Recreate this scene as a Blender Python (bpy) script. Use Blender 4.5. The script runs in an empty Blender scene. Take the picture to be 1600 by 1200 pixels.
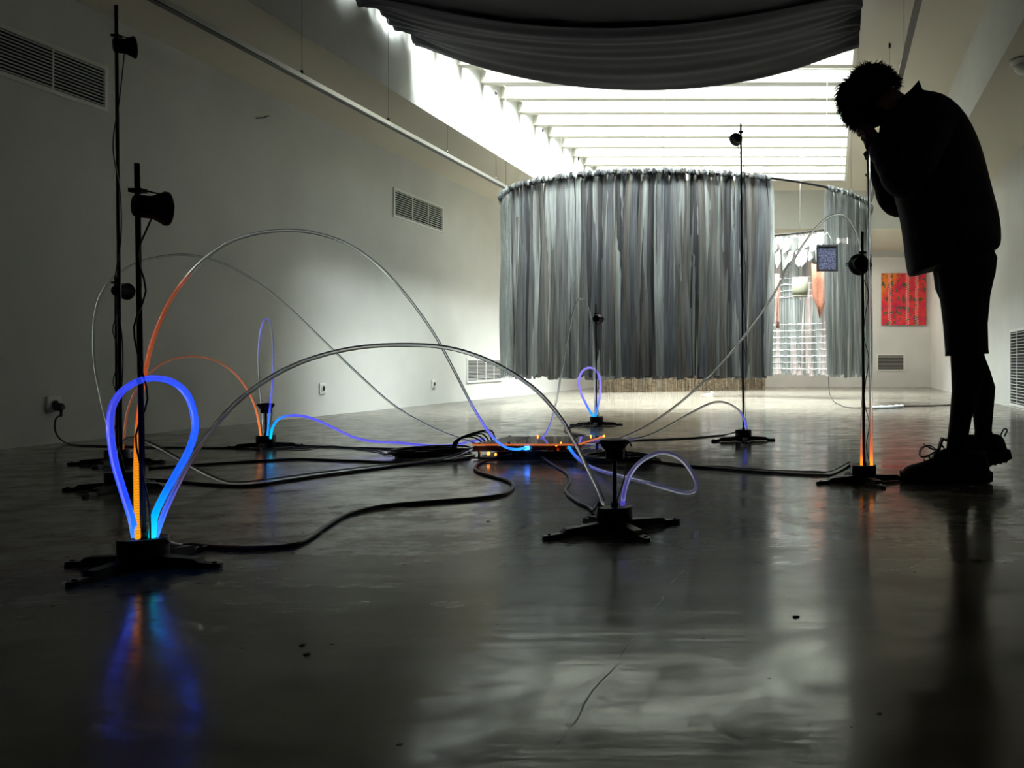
import bpy, bmesh, math, random
from mathutils import Vector, Matrix

random.seed(7)
S = bpy.context.scene
COL = S.collection
PI = math.pi

# ------------------------------------------------------------------ camera
H0 = 0.42                      # lens height above the floor
F = 1350.0                     # focal length in pixels of the 1600 px wide frame
CX, CY = 1300.0, 567.0         # where the room's axis meets the frame (shifted lens)
cam = bpy.data.cameras.new('camera'); camo = bpy.data.objects.new('camera', cam); COL.objects.link(camo)
camo.location = (0, 0, H0); camo.rotation_euler = (PI/2, 0, 0)
cam.sensor_width = 36; cam.lens = 36*F/1600
cam.shift_x = -(CX-800)/1600; cam.shift_y = (CY-600)/1600
cam.clip_start = 0.05; cam.clip_end = 100
S.camera = camo

# ------------------------------------------------------------------ world, light, exposure
w = bpy.data.worlds.new('overcast_sky'); S.world = w; w.use_nodes = True
bg = w.node_tree.nodes['Background']; bg.inputs['Strength'].default_value = 150.0
# plain overcast sky: one third as bright at the horizon as overhead
wn = w.node_tree; tcw = wn.nodes.new('ShaderNodeTexCoord'); sep = wn.nodes.new('ShaderNodeSeparateXYZ'); wn.links.new(tcw.outputs['Generated'], sep.inputs[0])
mrw = wn.nodes.new('ShaderNodeMapRange'); mrw.inputs['To Min'].default_value = 0.333; wn.links.new(sep.outputs['Z'], mrw.inputs['Value'])
mxw = wn.nodes.new('ShaderNodeMix'); mxw.data_type = 'RGBA'; mxw.inputs[6].default_value = (0, 0, 0, 1); mxw.inputs[7].default_value = (0.91, 1.0, 0.98, 1)
wn.links.new(mrw.outputs[0], mxw.inputs[0]); wn.links.new(mxw.outputs[2], bg.inputs['Color'])
S.view_settings.view_transform = 'Standard'; S.view_settings.look = 'None'
S.view_settings.gamma = 1; S.view_settings.use_curve_mapping = False
S.view_settings.exposure = 0.0
S.cycles.max_bounces = 10; S.cycles.diffuse_bounces = 5; S.cycles.transmission_bounces = 9; S.cycles.transparent_max_bounces = 16
S.cycles.sample_clamp_indirect = 6
pl = bpy.data.lights.new('skylight_portal', 'AREA'); pl.shape = 'RECTANGLE'; pl.size = 3.32; pl.size_y = 7.4
pl.cycles.is_portal = True
plo = bpy.data.objects.new('skylight_portal', pl); COL.objects.link(plo); plo.location = (-1.47, 8.15, 3.62)

# ------------------------------------------------------------------ helpers
def at(x, y, d, off=0.0):
    return Vector(((x-CX)*d/F, d+off, H0+(CY-y)*d/F))
def gr(x, y, z=0.0):
    d = (H0-z)*F/(y-CY)
    return Vector(((x-CX)*d/F, d, z))

MATS = {}
def mat(name, col, rough=0.5, metal=0.0, spec=0.5, nodes=None, trans=0.0, ior=1.45, coat=0.0):
    if name in MATS: return MATS[name]
    m = bpy.data.materials.new(name); m.use_nodes = True
    b = m.node_tree.nodes['Principled BSDF']
    b.inputs['Base Color'].default_value = (*col, 1); b.inputs['Roughness'].default_value = rough
    b.inputs['Metallic'].default_value = metal; b.inputs['Specular IOR Level'].default_value = spec
    b.inputs['Transmission Weight'].default_value = trans; b.inputs['IOR'].default_value = ior
    b.inputs['Coat Weight'].default_value = coat
    if nodes: nodes(m.node_tree, b)
    MATS[name] = m
    return m
def N(nt, kind, **kw):
    n = nt.nodes.new(kind)
    for k, v in kw.items():
        if k.startswith('i_'): n.inputs[k[2:].replace('_', ' ')].default_value = v
        else: setattr(n, k, v)
    return n
def ramp(nt, fac, stops):
    r = nt.nodes.new('ShaderNodeValToRGB')
    while len(r.color_ramp.elements) < len(stops): r.color_ramp.elements.new(0.5)
    for e, (p, c) in zip(r.color_ramp.elements, stops):
        e.position = p; e.color = (*c, 1) if len(c) == 3 else c
    nt.links.new(fac, r.inputs[0])
    return r.outputs[0]

class MB:
    def __init__(self): self.v = []; self.f = []; self.s = []; self.col = []
    def add(self, vs, fs, smooth=False):
        o = len(self.v); self.v += [tuple(p) for p in vs]
        self.f += [tuple(i+o for i in f) for f in fs]; self.s += [smooth]*len(fs)
        return self
    def box(self, c, sz, rot=None):
        c = Vector(c); x, y, z = sz[0]/2, sz[1]/2, sz[2]/2
        P = [Vector((a*x, b*y, e*z)) for e in (-1, 1) for b in (-1, 1) for a in (-1, 1)]
        if rot is not None: P = [rot @ p for p in P]
        return self.add([c+p for p in P], [(0,2,3,1),(4,5,7,6),(0,1,5,4),(2,6,7,3),(0,4,6,2),(1,3,7,5)])
    def box2(self, a, b):
        return self.box([(a[i]+b[i])/2 for i in range(3)], [abs(b[i]-a[i]) for i in range(3)])
    def rings(self, R, cap=True, smooth=True, closed=True):
        n = len(R[0]); o = len(self.v); vs = [p for r in R for p in r]; fs = []
        for i in range(len(R)-1):
            for j in range(n if closed else n-1):
                a = i*n+j; b = i*n+(j+1) % n
                fs.append((a, b, b+n, a+n))
        self.add(vs, fs, smooth)
        if cap:
            self.f.append(tuple(o+j for j in reversed(range(n)))); self.s.append(False)
            e = o+(len(R)-1)*n
            self.f.append(tuple(e+j for j in range(n))); self.s.append(False)
        return self
    def lathe(self, base, axis, prof, n=20, smooth=True):
        axis = Vector(axis).normalized(); u = axis.orthogonal().normalized(); v = axis.cross(u)
        R = [[Vector(base)+axis*h+(u*math.cos(2*PI*k/n)+v*math.sin(2*PI*k/n))*r for k in range(n)] for r, h in prof]
        return self.rings(R, True, smooth)
    def cyl(self, a, b, r, r2=None, n=14):
        a = Vector(a); b = Vector(b); L = (b-a).length
        return self.lathe(a, b-a, [(r, 0), (r if r2 is None else r2, L)], n)
    def tube(self, P, r, n=8):
        P = [Vector(p) for p in P]; T = []
        for i in range(len(P)):
            T.append((P[min(i+1, len(P)-1)]-P[max(i-1, 0)]).normalized())
        u = T[0].orthogonal().normalized(); R = []
        for i, p in enumerate(P):
            u = (u-T[i]*u.dot(T[i])).normalized(); v = T[i].cross(u)
            rr = r(i/(len(P)-1)) if callable(r) else r
            R.append([p+(u*math.cos(2*PI*k/n)+v*math.sin(2*PI*k/n))*rr for k in range(n)])
        return self.rings(R)
    def build(self, name, m, parent=None):
        me = bpy.data.meshes.new(name); me.from_pydata(self.v, [], self.f)
        me.polygons.foreach_set('use_smooth', self.s); me.materials.append(m); me.update()
        o = bpy.data.objects.new(name, me); COL.objects.link(o)
        if parent is not None:
            o.parent = parent; o.matrix_parent_inverse = parent.matrix_world.inverted()
        return o
def bevel(o, wd=0.004, seg=2):
    b = bmesh.new(); b.from_mesh(o.data)
    bmesh.ops.bevel(b, geom=list(b.edges), offset=wd, segments=seg, affect='EDGES', profile=0.6)
    b.to_mesh(o.data); b.free(); return o
def tag(o, label=None, cat=None, group=None, kind=None):
    if label: o['label'] = label
    if cat: o['category'] = cat
    if group: o['group'] = group
    if kind: o['kind'] = kind
    return o
def empty(name, loc):
    o = bpy.data.objects.new(name, None); COL.objects.link(o); o.location = loc; o.empty_display_size = 0.05
    o.matrix_world = Matrix.Translation(loc)
    return o
def struct(o): o['kind'] = 'structure'; return o
def spline(P, step=0.012):
    P = [Vector(p) for p in P]; out = []
    Q = [P[0]*2-P[1]] + P + [P[-1]*2-P[-2]]
    for i in range(1, len(Q)-2):
        a, b, c, d = Q[i-1:i+3]
        n = max(3, min(60, int((c-b).length/step)))
        for k in range(n):
            t = k/n
            out.append(0.5*((2*b)+(c-a)*t+(2*a-5*b+4*c-d)*t*t+(3*b-a-3*c+d)*t**3))
    out.append(P[-1].copy()); return out
def path(pts):
    """pts: (px, py, depth or None); open depths follow the drawn length"""
    L = [0]
    for a, b in zip(pts, pts[1:]): L.append(L[-1]+math.hypot(a[0]-b[0], a[1]-b[1]))
    known = [i for i, p in enumerate(pts) if len(p) > 2]
    out = []
    for i, p in enumerate(pts):
        lo = max(k for k in known if k <= i); hi = min(k for k in known if k >= i)
        d = pts[lo][2] if lo == hi else pts[lo][2]+(pts[hi][2]-pts[lo][2])*(L[i]-L[lo])/(L[hi]-L[lo])
        out.append(at(p[0], p[1], d))
    return out

# ------------------------------------------------------------------ materials
def wall_nodes(nt, b):
    tc = N(nt, 'ShaderNodeTexCoord'); n = N(nt, 'ShaderNodeTexNoise', i_Scale=1.6, i_Detail=6.0)
    nt.links.new(tc.outputs['Object'], n.inputs['Vector'])
    c = ramp(nt, n.outputs['Fac'], [(0.3, (0.53, 0.535, 0.51)), (0.7, (0.61, 0.61, 0.585))])
    nt.links.new(c, b.inputs['Base Color'])
    n2 = N(nt, 'ShaderNodeTexNoise', i_Scale=35.0, i_Detail=4.0); nt.links.new(tc.outputs['Object'], n2.inputs['Vector'])
    bp = N(nt, 'ShaderNodeBump', i_Strength=0.12, i_Distance=0.01); nt.links.new(n2.outputs['Fac'], bp.inputs['Height'])
    nt.links.new(bp.outputs['Normal'], b.inputs['Normal'])
M_WALL = mat('white_plaster', (0.76, 0.76, 0.72), 0.75, nodes=wall_nodes)
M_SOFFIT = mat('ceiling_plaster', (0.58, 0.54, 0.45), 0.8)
def floor_nodes(nt, b):
    tc = N(nt, 'ShaderNodeTexCoord')
    mp = N(nt, 'ShaderNodeMapping'); mp.inputs['Scale'].default_value = (0.35, 2.6, 1); nt.links.new(tc.outputs['Object'], mp.inputs['Vector'])
    n = N(nt, 'ShaderNodeTexNoise', i_Scale=1.5, i_Detail=8.0, i_Roughness=0.62); nt.links.new(mp.outputs['Vector'], n.inputs['Vector'])
    base = ramp(nt, n.outputs['Fac'], [(0.25, (0.110, 0.099, 0.082)), (0.75, (0.168, 0.153, 0.127))])
    # dark specks and flecks of dirt
    v = N(nt, 'ShaderNodeTexVoronoi', i_Scale=15.0); nt.links.new(tc.outputs['Object'], v.inputs['Vector'])
    sp = N(nt, 'ShaderNodeMath', operation='LESS_THAN'); sp.inputs[1].default_value = 0.06; nt.links.new(v.outputs['Distance'], sp.inputs[0])
    n3 = N(nt, 'ShaderNodeTexNoise', i_Scale=3.0); nt.links.new(tc.outputs['Object'], n3.inputs['Vector'])
    g = N(nt, 'ShaderNodeMath', operation='GREATER_THAN'); g.inputs[1].default_value = 0.5; nt.links.new(n3.outputs['Fac'], g.inputs[0])
    mu = N(nt, 'ShaderNodeMath', operation='MULTIPLY'); nt.links.new(sp.outputs[0], mu.inputs[0]); nt.links.new(g.outputs[0], mu.inputs[1])
    # wandering hairline joint along the room
    sx = N(nt, 'ShaderNodeSeparateXYZ'); nt.links.new(tc.outputs['Object'], sx.inputs[0])
    n4 = N(nt, 'ShaderNodeTexNoise', i_Scale=6.0, i_Detail=3.0); nt.links.new(tc.outputs['Object'], n4.inputs['Vector'])
    ad = N(nt, 'ShaderNodeMath', operation='MULTIPLY_ADD'); ad.inputs[1].default_value = 0.03; nt.links.new(n4.outputs['Fac'], ad.inputs[0]); nt.links.new(sx.outputs['X'], ad.inputs[2])
    a2 = N(nt, 'ShaderNodeMath', operation='ADD'); a2.inputs[1].default_value = 0.288; nt.links.new(ad.outputs[0], a2.inputs[0])
    ab = N(nt, 'ShaderNodeMath', operation='ABSOLUTE'); nt.links.new(a2.outputs[0], ab.inputs[0])
    lt = N(nt, 'ShaderNodeMath', operation='LESS_THAN'); lt.inputs[1].default_value = 0.0010; nt.links.new(ab.outputs[0], lt.inputs[0])
    # the joint shows only here and there
    n7 = N(nt, 'ShaderNodeTexNoise', i_Scale=9.0, i_Detail=4.0); nt.links.new(tc.outputs['Object'], n7.inputs['Vector'])
    br = ramp(nt, n7.outputs['Fac'], [(0.42, (0.0,)*3), (0.62, (0.75,)*3)])
    ny = N(nt, 'ShaderNodeMath', operation='LESS_THAN'); ny.inputs[1].default_value = 1.75; nt.links.new(sx.outputs['Y'], ny.inputs[0])
    l2 = N(nt, 'ShaderNodeMath', operation='MULTIPLY'); nt.links.new(lt.outputs[0], l2.inputs[0]); nt.links.new(br, l2.inputs[1])
    l3 = N(nt, 'ShaderNodeMath', operation='MULTIPLY'); nt.links.new(l2.outputs[0], l3.inputs[0]); nt.links.new(ny.outputs[0], l3.inputs[1])
    mx = N(nt, 'ShaderNodeMath', operation='MAXIMUM'); nt.links.new(mu.outputs[0], mx.inputs[0]); nt.links.new(l3.outputs[0], mx.inputs[1])
    m3 = N(nt, 'ShaderNodeMix', data_type='RGBA'); nt.links.new(mx.outputs[0], m3.inputs[0]); nt.links.new(base, m3.inputs[6]); m3.inputs[7].default_value = (0.03, 0.028, 0.025, 1)
    nt.links.new(m3.outputs[2], b.inputs['Base Color'])
    nf = N(nt, 'ShaderNodeTexNoise', i_Scale=7.0, i_Detail=12.0, i_Roughness=0.72); nt.links.new(tc.outputs['Object'], nf.inputs['Vector'])
    rr = ramp(nt, n.outputs['Fac'], [(0.3, (0.06,)*3), (0.7, (0.13,)*3)])
    rf = ramp(nt, nf.outputs['Fac'], [(0.38, (0.0,)*3), (0.68, (0.16,)*3)])
    ra0 = N(nt, 'ShaderNodeMath', operation='ADD'); nt.links.new(rr, ra0.inputs[0]); nt.links.new(rf, ra0.inputs[1])
    ra = N(nt, 'ShaderNodeMath', operation='ADD', use_clamp=True); nt.links.new(ra0.outputs[0], ra.inputs[0]); nt.links.new(mx.outputs[0], ra.inputs[1])
    nt.links.new(ra.outputs[0], b.inputs['Roughness'])
    mps = N(nt, 'ShaderNodeMapping'); mps.inputs['Scale'].default_value = (3.0, 16.0, 1); nt.links.new(tc.outputs['Object'], mps.inputs['Vector'])
    ns = N(nt, 'ShaderNodeTexNoise', i_Scale=7.0, i_Detail=10.0, i_Roughness=0.75); nt.links.new(mps.outputs['Vector'], ns.inputs['Vector'])
    av = N(nt, 'ShaderNodeMath', operation='MULTIPLY_ADD'); av.inputs[1].default_value = 0.8; nt.links.new(ns.outputs['Fac'], av.inputs[0]); nt.links.new(nf.outputs['Fac'], av.inputs[2])
    sf = ramp(nt, av.outputs[0], [(0.72, (0.40,)*3), (0.98, (0.07,)*3)])
    iv = N(nt, 'ShaderNodeMath', operation='SUBTRACT'); iv.inputs[0].default_value = 1.0; nt.links.new(mx.outputs[0], iv.inputs[1])
    sm = N(nt, 'ShaderNodeMath', operation='MULTIPLY'); nt.links.new(sf, sm.inputs[0]); nt.links.new(iv.outputs[0], sm.inputs[1])
    nt.links.new(sm.outputs[0], b.inputs['Specular IOR Level'])
    # slight waviness across the room, trowelled resin
    mp2 = N(nt, 'ShaderNodeMapping'); mp2.inputs['Scale'].default_value = (0.8, 9.0, 1); nt.links.new(tc.outputs['Object'], mp2.inputs['Vector'])
    n5 = N(nt, 'ShaderNodeTexNoise', i_Scale=1.4, i_Detail=5.0); nt.links.new(mp2.outputs['Vector'], n5.inputs['Vector'])
    n6 = N(nt, 'ShaderNodeTexNoise', i_Scale=60.0, i_Detail=3.0); nt.links.new(tc.outputs['Object'], n6.inputs['Vector'])
    mm = N(nt, 'ShaderNodeMath', operation='MULTIPLY_ADD'); mm.inputs[1].default_value = 0.05; nt.links.new(n6.outputs['Fac'], mm.inputs[0]); nt.links.new(n5.outputs['Fac'], mm.inputs[2])
    bp = N(nt, 'ShaderNodeBump', i_Strength=0.35, i_Distance=0.004); nt.links.new(mm.outputs[0], bp.inputs['Height'])
    nt.links.new(bp.outputs['Normal'], b.inputs['Normal'])
M_FLOOR = mat('polished_resin_floor', (0.25, 0.235, 0.205), 0.2, 0.0, 0.25, nodes=floor_nodes)
M_BEAM = mat('white_painted_steel', (0.70, 0.69, 0.61), 0.5)
M_BLACK = mat('black_plastic', (0.012, 0.012, 0.014), 0.45)
M_RUBBER = mat('black_rubber_cable', (0.010, 0.010, 0.011), 0.35)
M_POLE = mat('dark_metal_pole', (0.035, 0.034, 0.036), 0.35, 0.6)
M_STEEL = mat('galvanised_steel', (0.55, 0.55, 0.54), 0.35, 0.9)
M_WIRE = mat('thin_steel_wire', (0.25, 0.25, 0.25), 0.4, 0.8)
M_WHITE = mat('white_plastic', (0.72, 0.72, 0.69), 0.45)
M_DARK = mat('dark_duct', (0.012, 0.012, 0.012), 0.9)
M_SLAT = mat('vent_slat_paint', (0.66, 0.66, 0.63), 0.5)
def cloth_nodes(nt, b):
    tc = N(nt, 'ShaderNodeTexCoord'); n = N(nt, 'ShaderNodeTexNoise', i_Scale=220.0); nt.links.new(tc.outputs['Object'], n.inputs['Vector'])
    bp = N(nt, 'ShaderNodeBump', i_Strength=0.2, i_Distance=0.002); nt.links.new(n.outputs['Fac'], bp.inputs['Height']); nt.links.new(bp.outputs['Normal'], b.inputs['Normal'])
M_CLOTH = mat('black_cloth', (0.040, 0.038, 0.045), 0.85, nodes=cloth_nodes)
def glass_pane():
    m = bpy.data.materials.new('skylight_glass'); m.use_nodes = True; nt = m.node_tree; nt.nodes.clear()
    o = N(nt, 'ShaderNodeOutputMaterial'); t = N(nt, 'ShaderNodeBsdfTransparent'); g = N(nt, 'ShaderNodeBsdfGlossy'); g.inputs['Roughness'].default_value = 0.1
    mx = N(nt, 'ShaderNodeMixShader'); fr = N(nt, 'ShaderNodeFresnel'); fr.inputs['IOR'].default_value = 1.5; nt.links.new(fr.outputs[0], mx.inputs[0])
    nt.links.new(t.outputs[0], mx.inputs[1]); nt.links.new(g.outputs[0], mx.inputs[2]); nt.links.new(mx.outputs[0], o.inputs[0]); return m
M_PANE = glass_pane()
def light_tube_mat():
    """clear flexible light guide: what it leaks of its own light is stored along the tube"""
    m = bpy.data.materials.new('clear_light_guide'); m.use_nodes = True; nt = m.node_tree; nt.nodes.clear()
    o = N(nt, 'ShaderNodeOutputMaterial'); g = N(nt, 'ShaderNodeBsdfGlass'); g.inputs['IOR'].default_value = 1.42; g.inputs['Roughness'].default_value = 0.02
    g.inputs['Color'].default_value = (0.93, 0.95, 0.97, 1)
    a = N(nt, 'ShaderNodeAttribute', attribute_name='glow'); e = N(nt, 'ShaderNodeEmission'); e.inputs['Strength'].default_value = 1.0
    nt.links.new(a.outputs['Color'], e.inputs['Color'])
    ad = N(nt, 'ShaderNodeAddShader'); nt.links.new(g.outputs[0], ad.inputs[0]); nt.links.new(e.outputs[0], ad.inputs[1])
    mx = N(nt, 'ShaderNodeMixShader'); nt.links.new(a.outputs['Alpha'], mx.inputs[0])
    nt.links.new(ad.outputs[0], mx.inputs[1]); nt.links.new(e.outputs[0], mx.inputs[2])
    nt.links.new(mx.outputs[0], o.inputs[0]); return m
M_GUIDE = light_tube_mat()
def led(name, col, s):
    m = bpy.data.materials.new(name); m.use_nodes = True; b = m.node_tree.nodes['Principled BSDF']
    b.inputs['Base Color'].default_value = (*col, 1); b.inputs['Emission Color'].default_value = (*col, 1); b.inputs['Emission Strength'].default_value = s
    return m
M_LED_O = led('orange_led', (1.0, 0.25, 0.02), 5.0)
M_LED_B = led('blue_led', (0.02, 0.18, 1.0), 9.0)
M_ACRYL = led('edge_lit_orange_acrylic', (1.0, .22, .05), .55)
M_TINT = mat('tinted_acrylic', (.95, .62, .48), .04, trans=.85)
M_ACRYLC = mat('clear_acrylic', (0.9, 0.9, 0.9), 0.04, trans=0.9)

# ------------------------------------------------------------------ room shell
XL, XR, YB, YF = -4.05, 1.70, 15.0, -6.0
ZS, ZC = H0+1.94, H0+2.495     # bulkhead underside, raised ceiling
XI, XF = -3.13, 1.08           # faces of the raised part
YE = 12.5                      # far face of the raised part
SX0, SX1, SY0, SY1 = XI, 0.19, 4.6, 11.86   # skylight opening
def slab(name, a, b, m): return struct(MB().box2(a, b).build(name, m))
slab('floor', (XL-.2, YF-.2, -.2), (XR+.2, YB+.2, 0), M_FLOOR)
slab('wall_left', (XL-.2, YF-.2, 0), (XL, YB+.2, 3.6), M_WALL)
slab('wall_right', (XR, YF-.2, 0), (XR+.2, YB+.2, 3.6), M_WALL)
slab('wall_back', (XL, YB, 0), (XR, YB+.2, 3.6), M_WALL)
slab('wall_front', (XL, YF-.2, 0), (XR, YF, 3.6), M_WALL)
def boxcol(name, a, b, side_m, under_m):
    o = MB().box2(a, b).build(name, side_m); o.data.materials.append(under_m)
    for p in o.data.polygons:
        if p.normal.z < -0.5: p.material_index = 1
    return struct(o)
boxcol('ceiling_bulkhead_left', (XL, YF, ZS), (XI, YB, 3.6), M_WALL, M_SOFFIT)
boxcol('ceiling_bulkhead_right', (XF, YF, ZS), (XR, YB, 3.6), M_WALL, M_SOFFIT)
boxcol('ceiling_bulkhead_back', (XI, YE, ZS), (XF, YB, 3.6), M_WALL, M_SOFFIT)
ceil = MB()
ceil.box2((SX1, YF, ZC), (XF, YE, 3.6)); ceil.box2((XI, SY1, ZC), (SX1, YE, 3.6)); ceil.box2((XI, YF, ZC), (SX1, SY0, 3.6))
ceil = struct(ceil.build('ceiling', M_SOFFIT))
# black drape added over the end wall to soak up light
trim = MB(); trim.box2((SX1-.02, SY0, ZC-.012), (SX1+.012, SY1, ZC+.02))
struct(trim.build('trim_1', M_BEAM))
# skylight: beams, glazing bars, panes
SP = 0.457; k0 = 8.64
bm_mesh = None; n = 0
beam_y = [k0+SP*i for i in range(-8, 8) if SY0+.05 < k0+SP*i < SY1-.02]
bmesh_data = MB()
bmesh_data.box2((SX0, -.03, 0), (SX1, .03, .112)); bmesh_data.box2((SX0, -.045, -.004), (SX1, .045, .006))
bar_data = MB().box2((SX0, -.033, .112), (SX1, .033, .1185))
added_louvre_data = MB().rings([[(x, -.02, .130), (x, .0, .130), (x, -.23, .55), (x, -.25, .55)] for x in (SX0, SX1)], True, False)  # blades added above the glass to keep daylight off the near room
pane_data = MB().box2((SX0, .03, .124), (SX1, SP-.03, .130))
proto = {}
for i, y in enumerate(beam_y):
    for nm, mb, m in (('beam', bmesh_data, M_BEAM), ('glazing_bar', bar_data, M_WIRE), ('pane', pane_data, M_PANE), ('added_louvre', added_louvre_data, M_BEAM)):
        if nm == 'pane' and i == len(beam_y)-1 and y+SP > SY1+.1: continue
        if nm not in proto: o = proto[nm] = mb.build(nm, m, ceil)
        else: o = proto[nm].copy(); COL.objects.link(o)
        o.parent = ceil; o.location = (0, y, ZC+.004)
# narrow ledge along the wall the beams rest on
struct(MB().box2((XI, SY0, ZC+.10), (XI+.05, SY1, ZC+.13)).build('trim_2', M_BEAM))
# small rough edge where wall meets floor
struct(MB().box2((XL, YF, 0), (XL+.004, YB, .012)).build('baseboard_left', M_WALL))
struct(MB().box2((XR-.004, YF, 0), (XR, YB, .012)).build('baseboard_right', M_WALL))

# ------------------------------------------------------------------ wall vents
def vent(label, wall, y0, y1, z0, z1, nslat, nmull, pos=None):
    """on wall 'L' / 'R' (runs along y) or 'B' (runs along x)"""
    if wall == 'L': T = lambda a, o, z: Vector((XL+o, a, z))
    elif wall == 'R': T = lambda a, o, z: Vector((XR-o, a, z))
    else: T = lambda a, o, z: Vector((a, YB-o, z))
    e = empty('air_vent', T((y0+y1)/2, 0, z0)); tag(e, label, 'vent', 'wall vents')
    def bx(a0, a1, o0, o1, b0, b1):
        p, q = T(a0, o0, b0), T(a1, o1, b1)
        return MB().box2([min(p[i], q[i]) for i in range(3)], [max(p[i], q[i]) for i in range(3)])
    bx(y0, y1, .0005, .002, z0, z1).build('duct', M_DARK, e)
    fr = MB(); t = .022
    for a in ((y0-t, y1+t, z1, z1+t), (y0-t, y1+t, z0-t, z0), (y0-t, y0, z0, z1), (y1, y1+t, z0, z1)):
        b_ = bx(a[0], a[1], 0, .012, a[2], a[3]); fr.add(b_.v, b_.f)
    fr.build('frame', M_SLAT, e)
    sl = None
    for k in range(nslat):
        z = z0+(k+.5)*(z1-z0)/nslat
        o = sl.copy() if sl else bx(y0, y1, .002, .012, -.0021, .0021).build('slat', M_SLAT, e)
        if sl: COL.objects.link(o)
        else: sl = o
        o.parent = e; o.matrix_parent_inverse = e.matrix_world.inverted(); o.location = (0, 0, z)
    for k in range(nmull):
        a = y0+(k+1)*(y1-y0)/(nmull+1)
        bx(a-.005, a+.005, .012, .016, z0, z1).build('mullion', M_SLAT, e)
vent('wide slatted air vent high on the dark end of left wall beside tall pole', 'L', 3.83, 4.80, 1.84, 2.05, 12, 2)
vent('slatted air vent high on the left wall under the hanging rail', 'L', 7.99, 8.96, 1.79, 2.02, 11, 2)
vent('slatted air vent low on the left wall beside the grey strip curtain', 'L', 9.59, 10.56, .22, .45, 14, 3)
vent('tall slatted air vent low on right wall behind the standing person', 'R', 6.9, 8.2, .04, .71, 24, 3)
vent('small slatted air vent low on back wall below the red painting', 'B', .80, 1.24, .30, .55, 10, 0)

# ------------------------------------------------------------------ hanging rails
def rail(label, X, Z, ys):
    e = empty('hanging_rail', (X, 6, Z)); tag(e, label, 'rail', 'hanging rails')
    MB().box2((X-.014, 2.2, Z-.014), (X+.014, YE-.35, Z+.014)).build('track', M_STEEL, e)
    MB().box2((X-.018, 2.2, Z-.020), (X+.018, YE-.35, Z-.014)).build('track_lip', M_POLE, e)
    for y in ys:
        MB().cyl((X, y, Z+.014), (X, y, ZC-.0), .0016, n=6).build('wire', M_WIRE, e)
        MB().cyl((X, y, Z+.010), (X, y, Z+.040), .007, n=8).build('clamp', M_POLE, e)
        MB().cyl((X, y, ZC-.035), (X, y, ZC), .009, n=8).build('ceiling_fixing', M_POLE, e)
rail('pale metal rail on wires running beside the long left wall', -3.08, H0+1.66, [3.4, 5.02, 6.0, 6.92, 7.92, 9.2, 10.5])
rail('pale metal rail on wires over the standing person', .45, H0+1.90, [3.2, 4.6, 5.4, 6.75, 8.2, 9.8, 11.4])
o = MB().box2((XL+.05, YB-.03, H0+1.80), (XR-.05, YB-.002, H0+1.83)).build('picture_rail', M_WHITE); tag(o, 'thin white picture rail along top of the back wall', 'rail')

# unseen ceiling light panels, added to brighten the back bay
M_FILL_PANEL = led('fill_lamp_diffuser', (1.0, .93, .82), 25.0)
for x, lab in ((-2.6, 'added square ceiling light over the corner of left and back walls'), (-1.1, 'added middle square ceiling light panel of the back bay'), (.3, 'added square ceiling light of the back bay closest to the painting')):
    e = empty('added_ceiling_light', (x, 13.6, ZS)); tag(e, lab, 'ceiling light', 'added back bay ceiling lights')
    fr = MB()
    for q in ((-.32, .32, -.32, -.29), (-.32, .32, .29, .32), (-.32, -.29, -.29, .29), (.29, .32, -.29, .29)): fr.box2((x+q[0], 13.6+q[2], ZS-.02), (x+q[1], 13.6+q[3], ZS))
    fr.build('frame', M_WHITE, e); MB().box2((x-.29, 13.31, ZS-.012), (x+.29, 13.89, ZS-.002)).build('fill_diffuser', M_FILL_PANEL, e)
# ------------------------------------------------------------------ wall sockets and small wall things
def socket(label, y, z, plug=False):
    e = empty('wall_socket', (XL, y, z)); tag(e, label, 'socket', 'wall sockets')
    bevel(MB().box2((XL, y-.042, z-.042), (XL+.012, y+.042, z+.042)).build('face_plate', M_WHITE, e), .004)
    MB().lathe((XL+.012, y, z), (1, 0, 0), [(.030, 0), (.030, .004), (.022, .004), (.020, .001)], 20).build('outlet_ring', M_WHITE, e)
    MB().lathe((XL+.0135, y, z), (1, 0, 0), [(.019, 0), (.019, .001)], 16).build('outlet_recess', M_DARK, e)
yS = 4.05*F/(CX-82)
socket('white wall socket holding a black plug', yS, H0+(CY-632)*yS/F)
y2 = 4.05*F/(CX-503); socket('empty white wall socket above the blue wavy tube', y2, H0+(CY-607)*y2/F)
y3 = 4.05*F/(CX-677); socket('empty white wall socket nearest the low left-wall vent', y3, H0+(CY-600)*y3/F)
p = Vector((XL+.004, 4.05*F/(CX-408), 0)); p.z = H0+(CY-184)*p.y/F
o = MB().tube([p+Vector((0, -.06, -.02)), p+Vector((.012, 0, .0)), p+Vector((.004, .07, .035))], .004, 6).build('bent_wire', M_POLE)
tag(o, 'short bent dark wire stuck on left wall', 'wire')
e = empty('smoke_detector', (1.24, 5.55, ZS)); tag(e, 'round white dome fitting under the right bulkhead', 'ceiling fitting')
MB().lathe((1.24, 5.55, ZS), (0, 0, -1), [(.10, 0), (.10, .02), (.085, .035)], 28).build('ring', M_WHITE, e)
MB().lathe((1.24, 5.55, ZS-.035), (0, 0, -1), [(.075, 0), (.07, .025), (.045, .045), (.01, .052)], 28).build('dome', M_WHITE, e)

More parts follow.
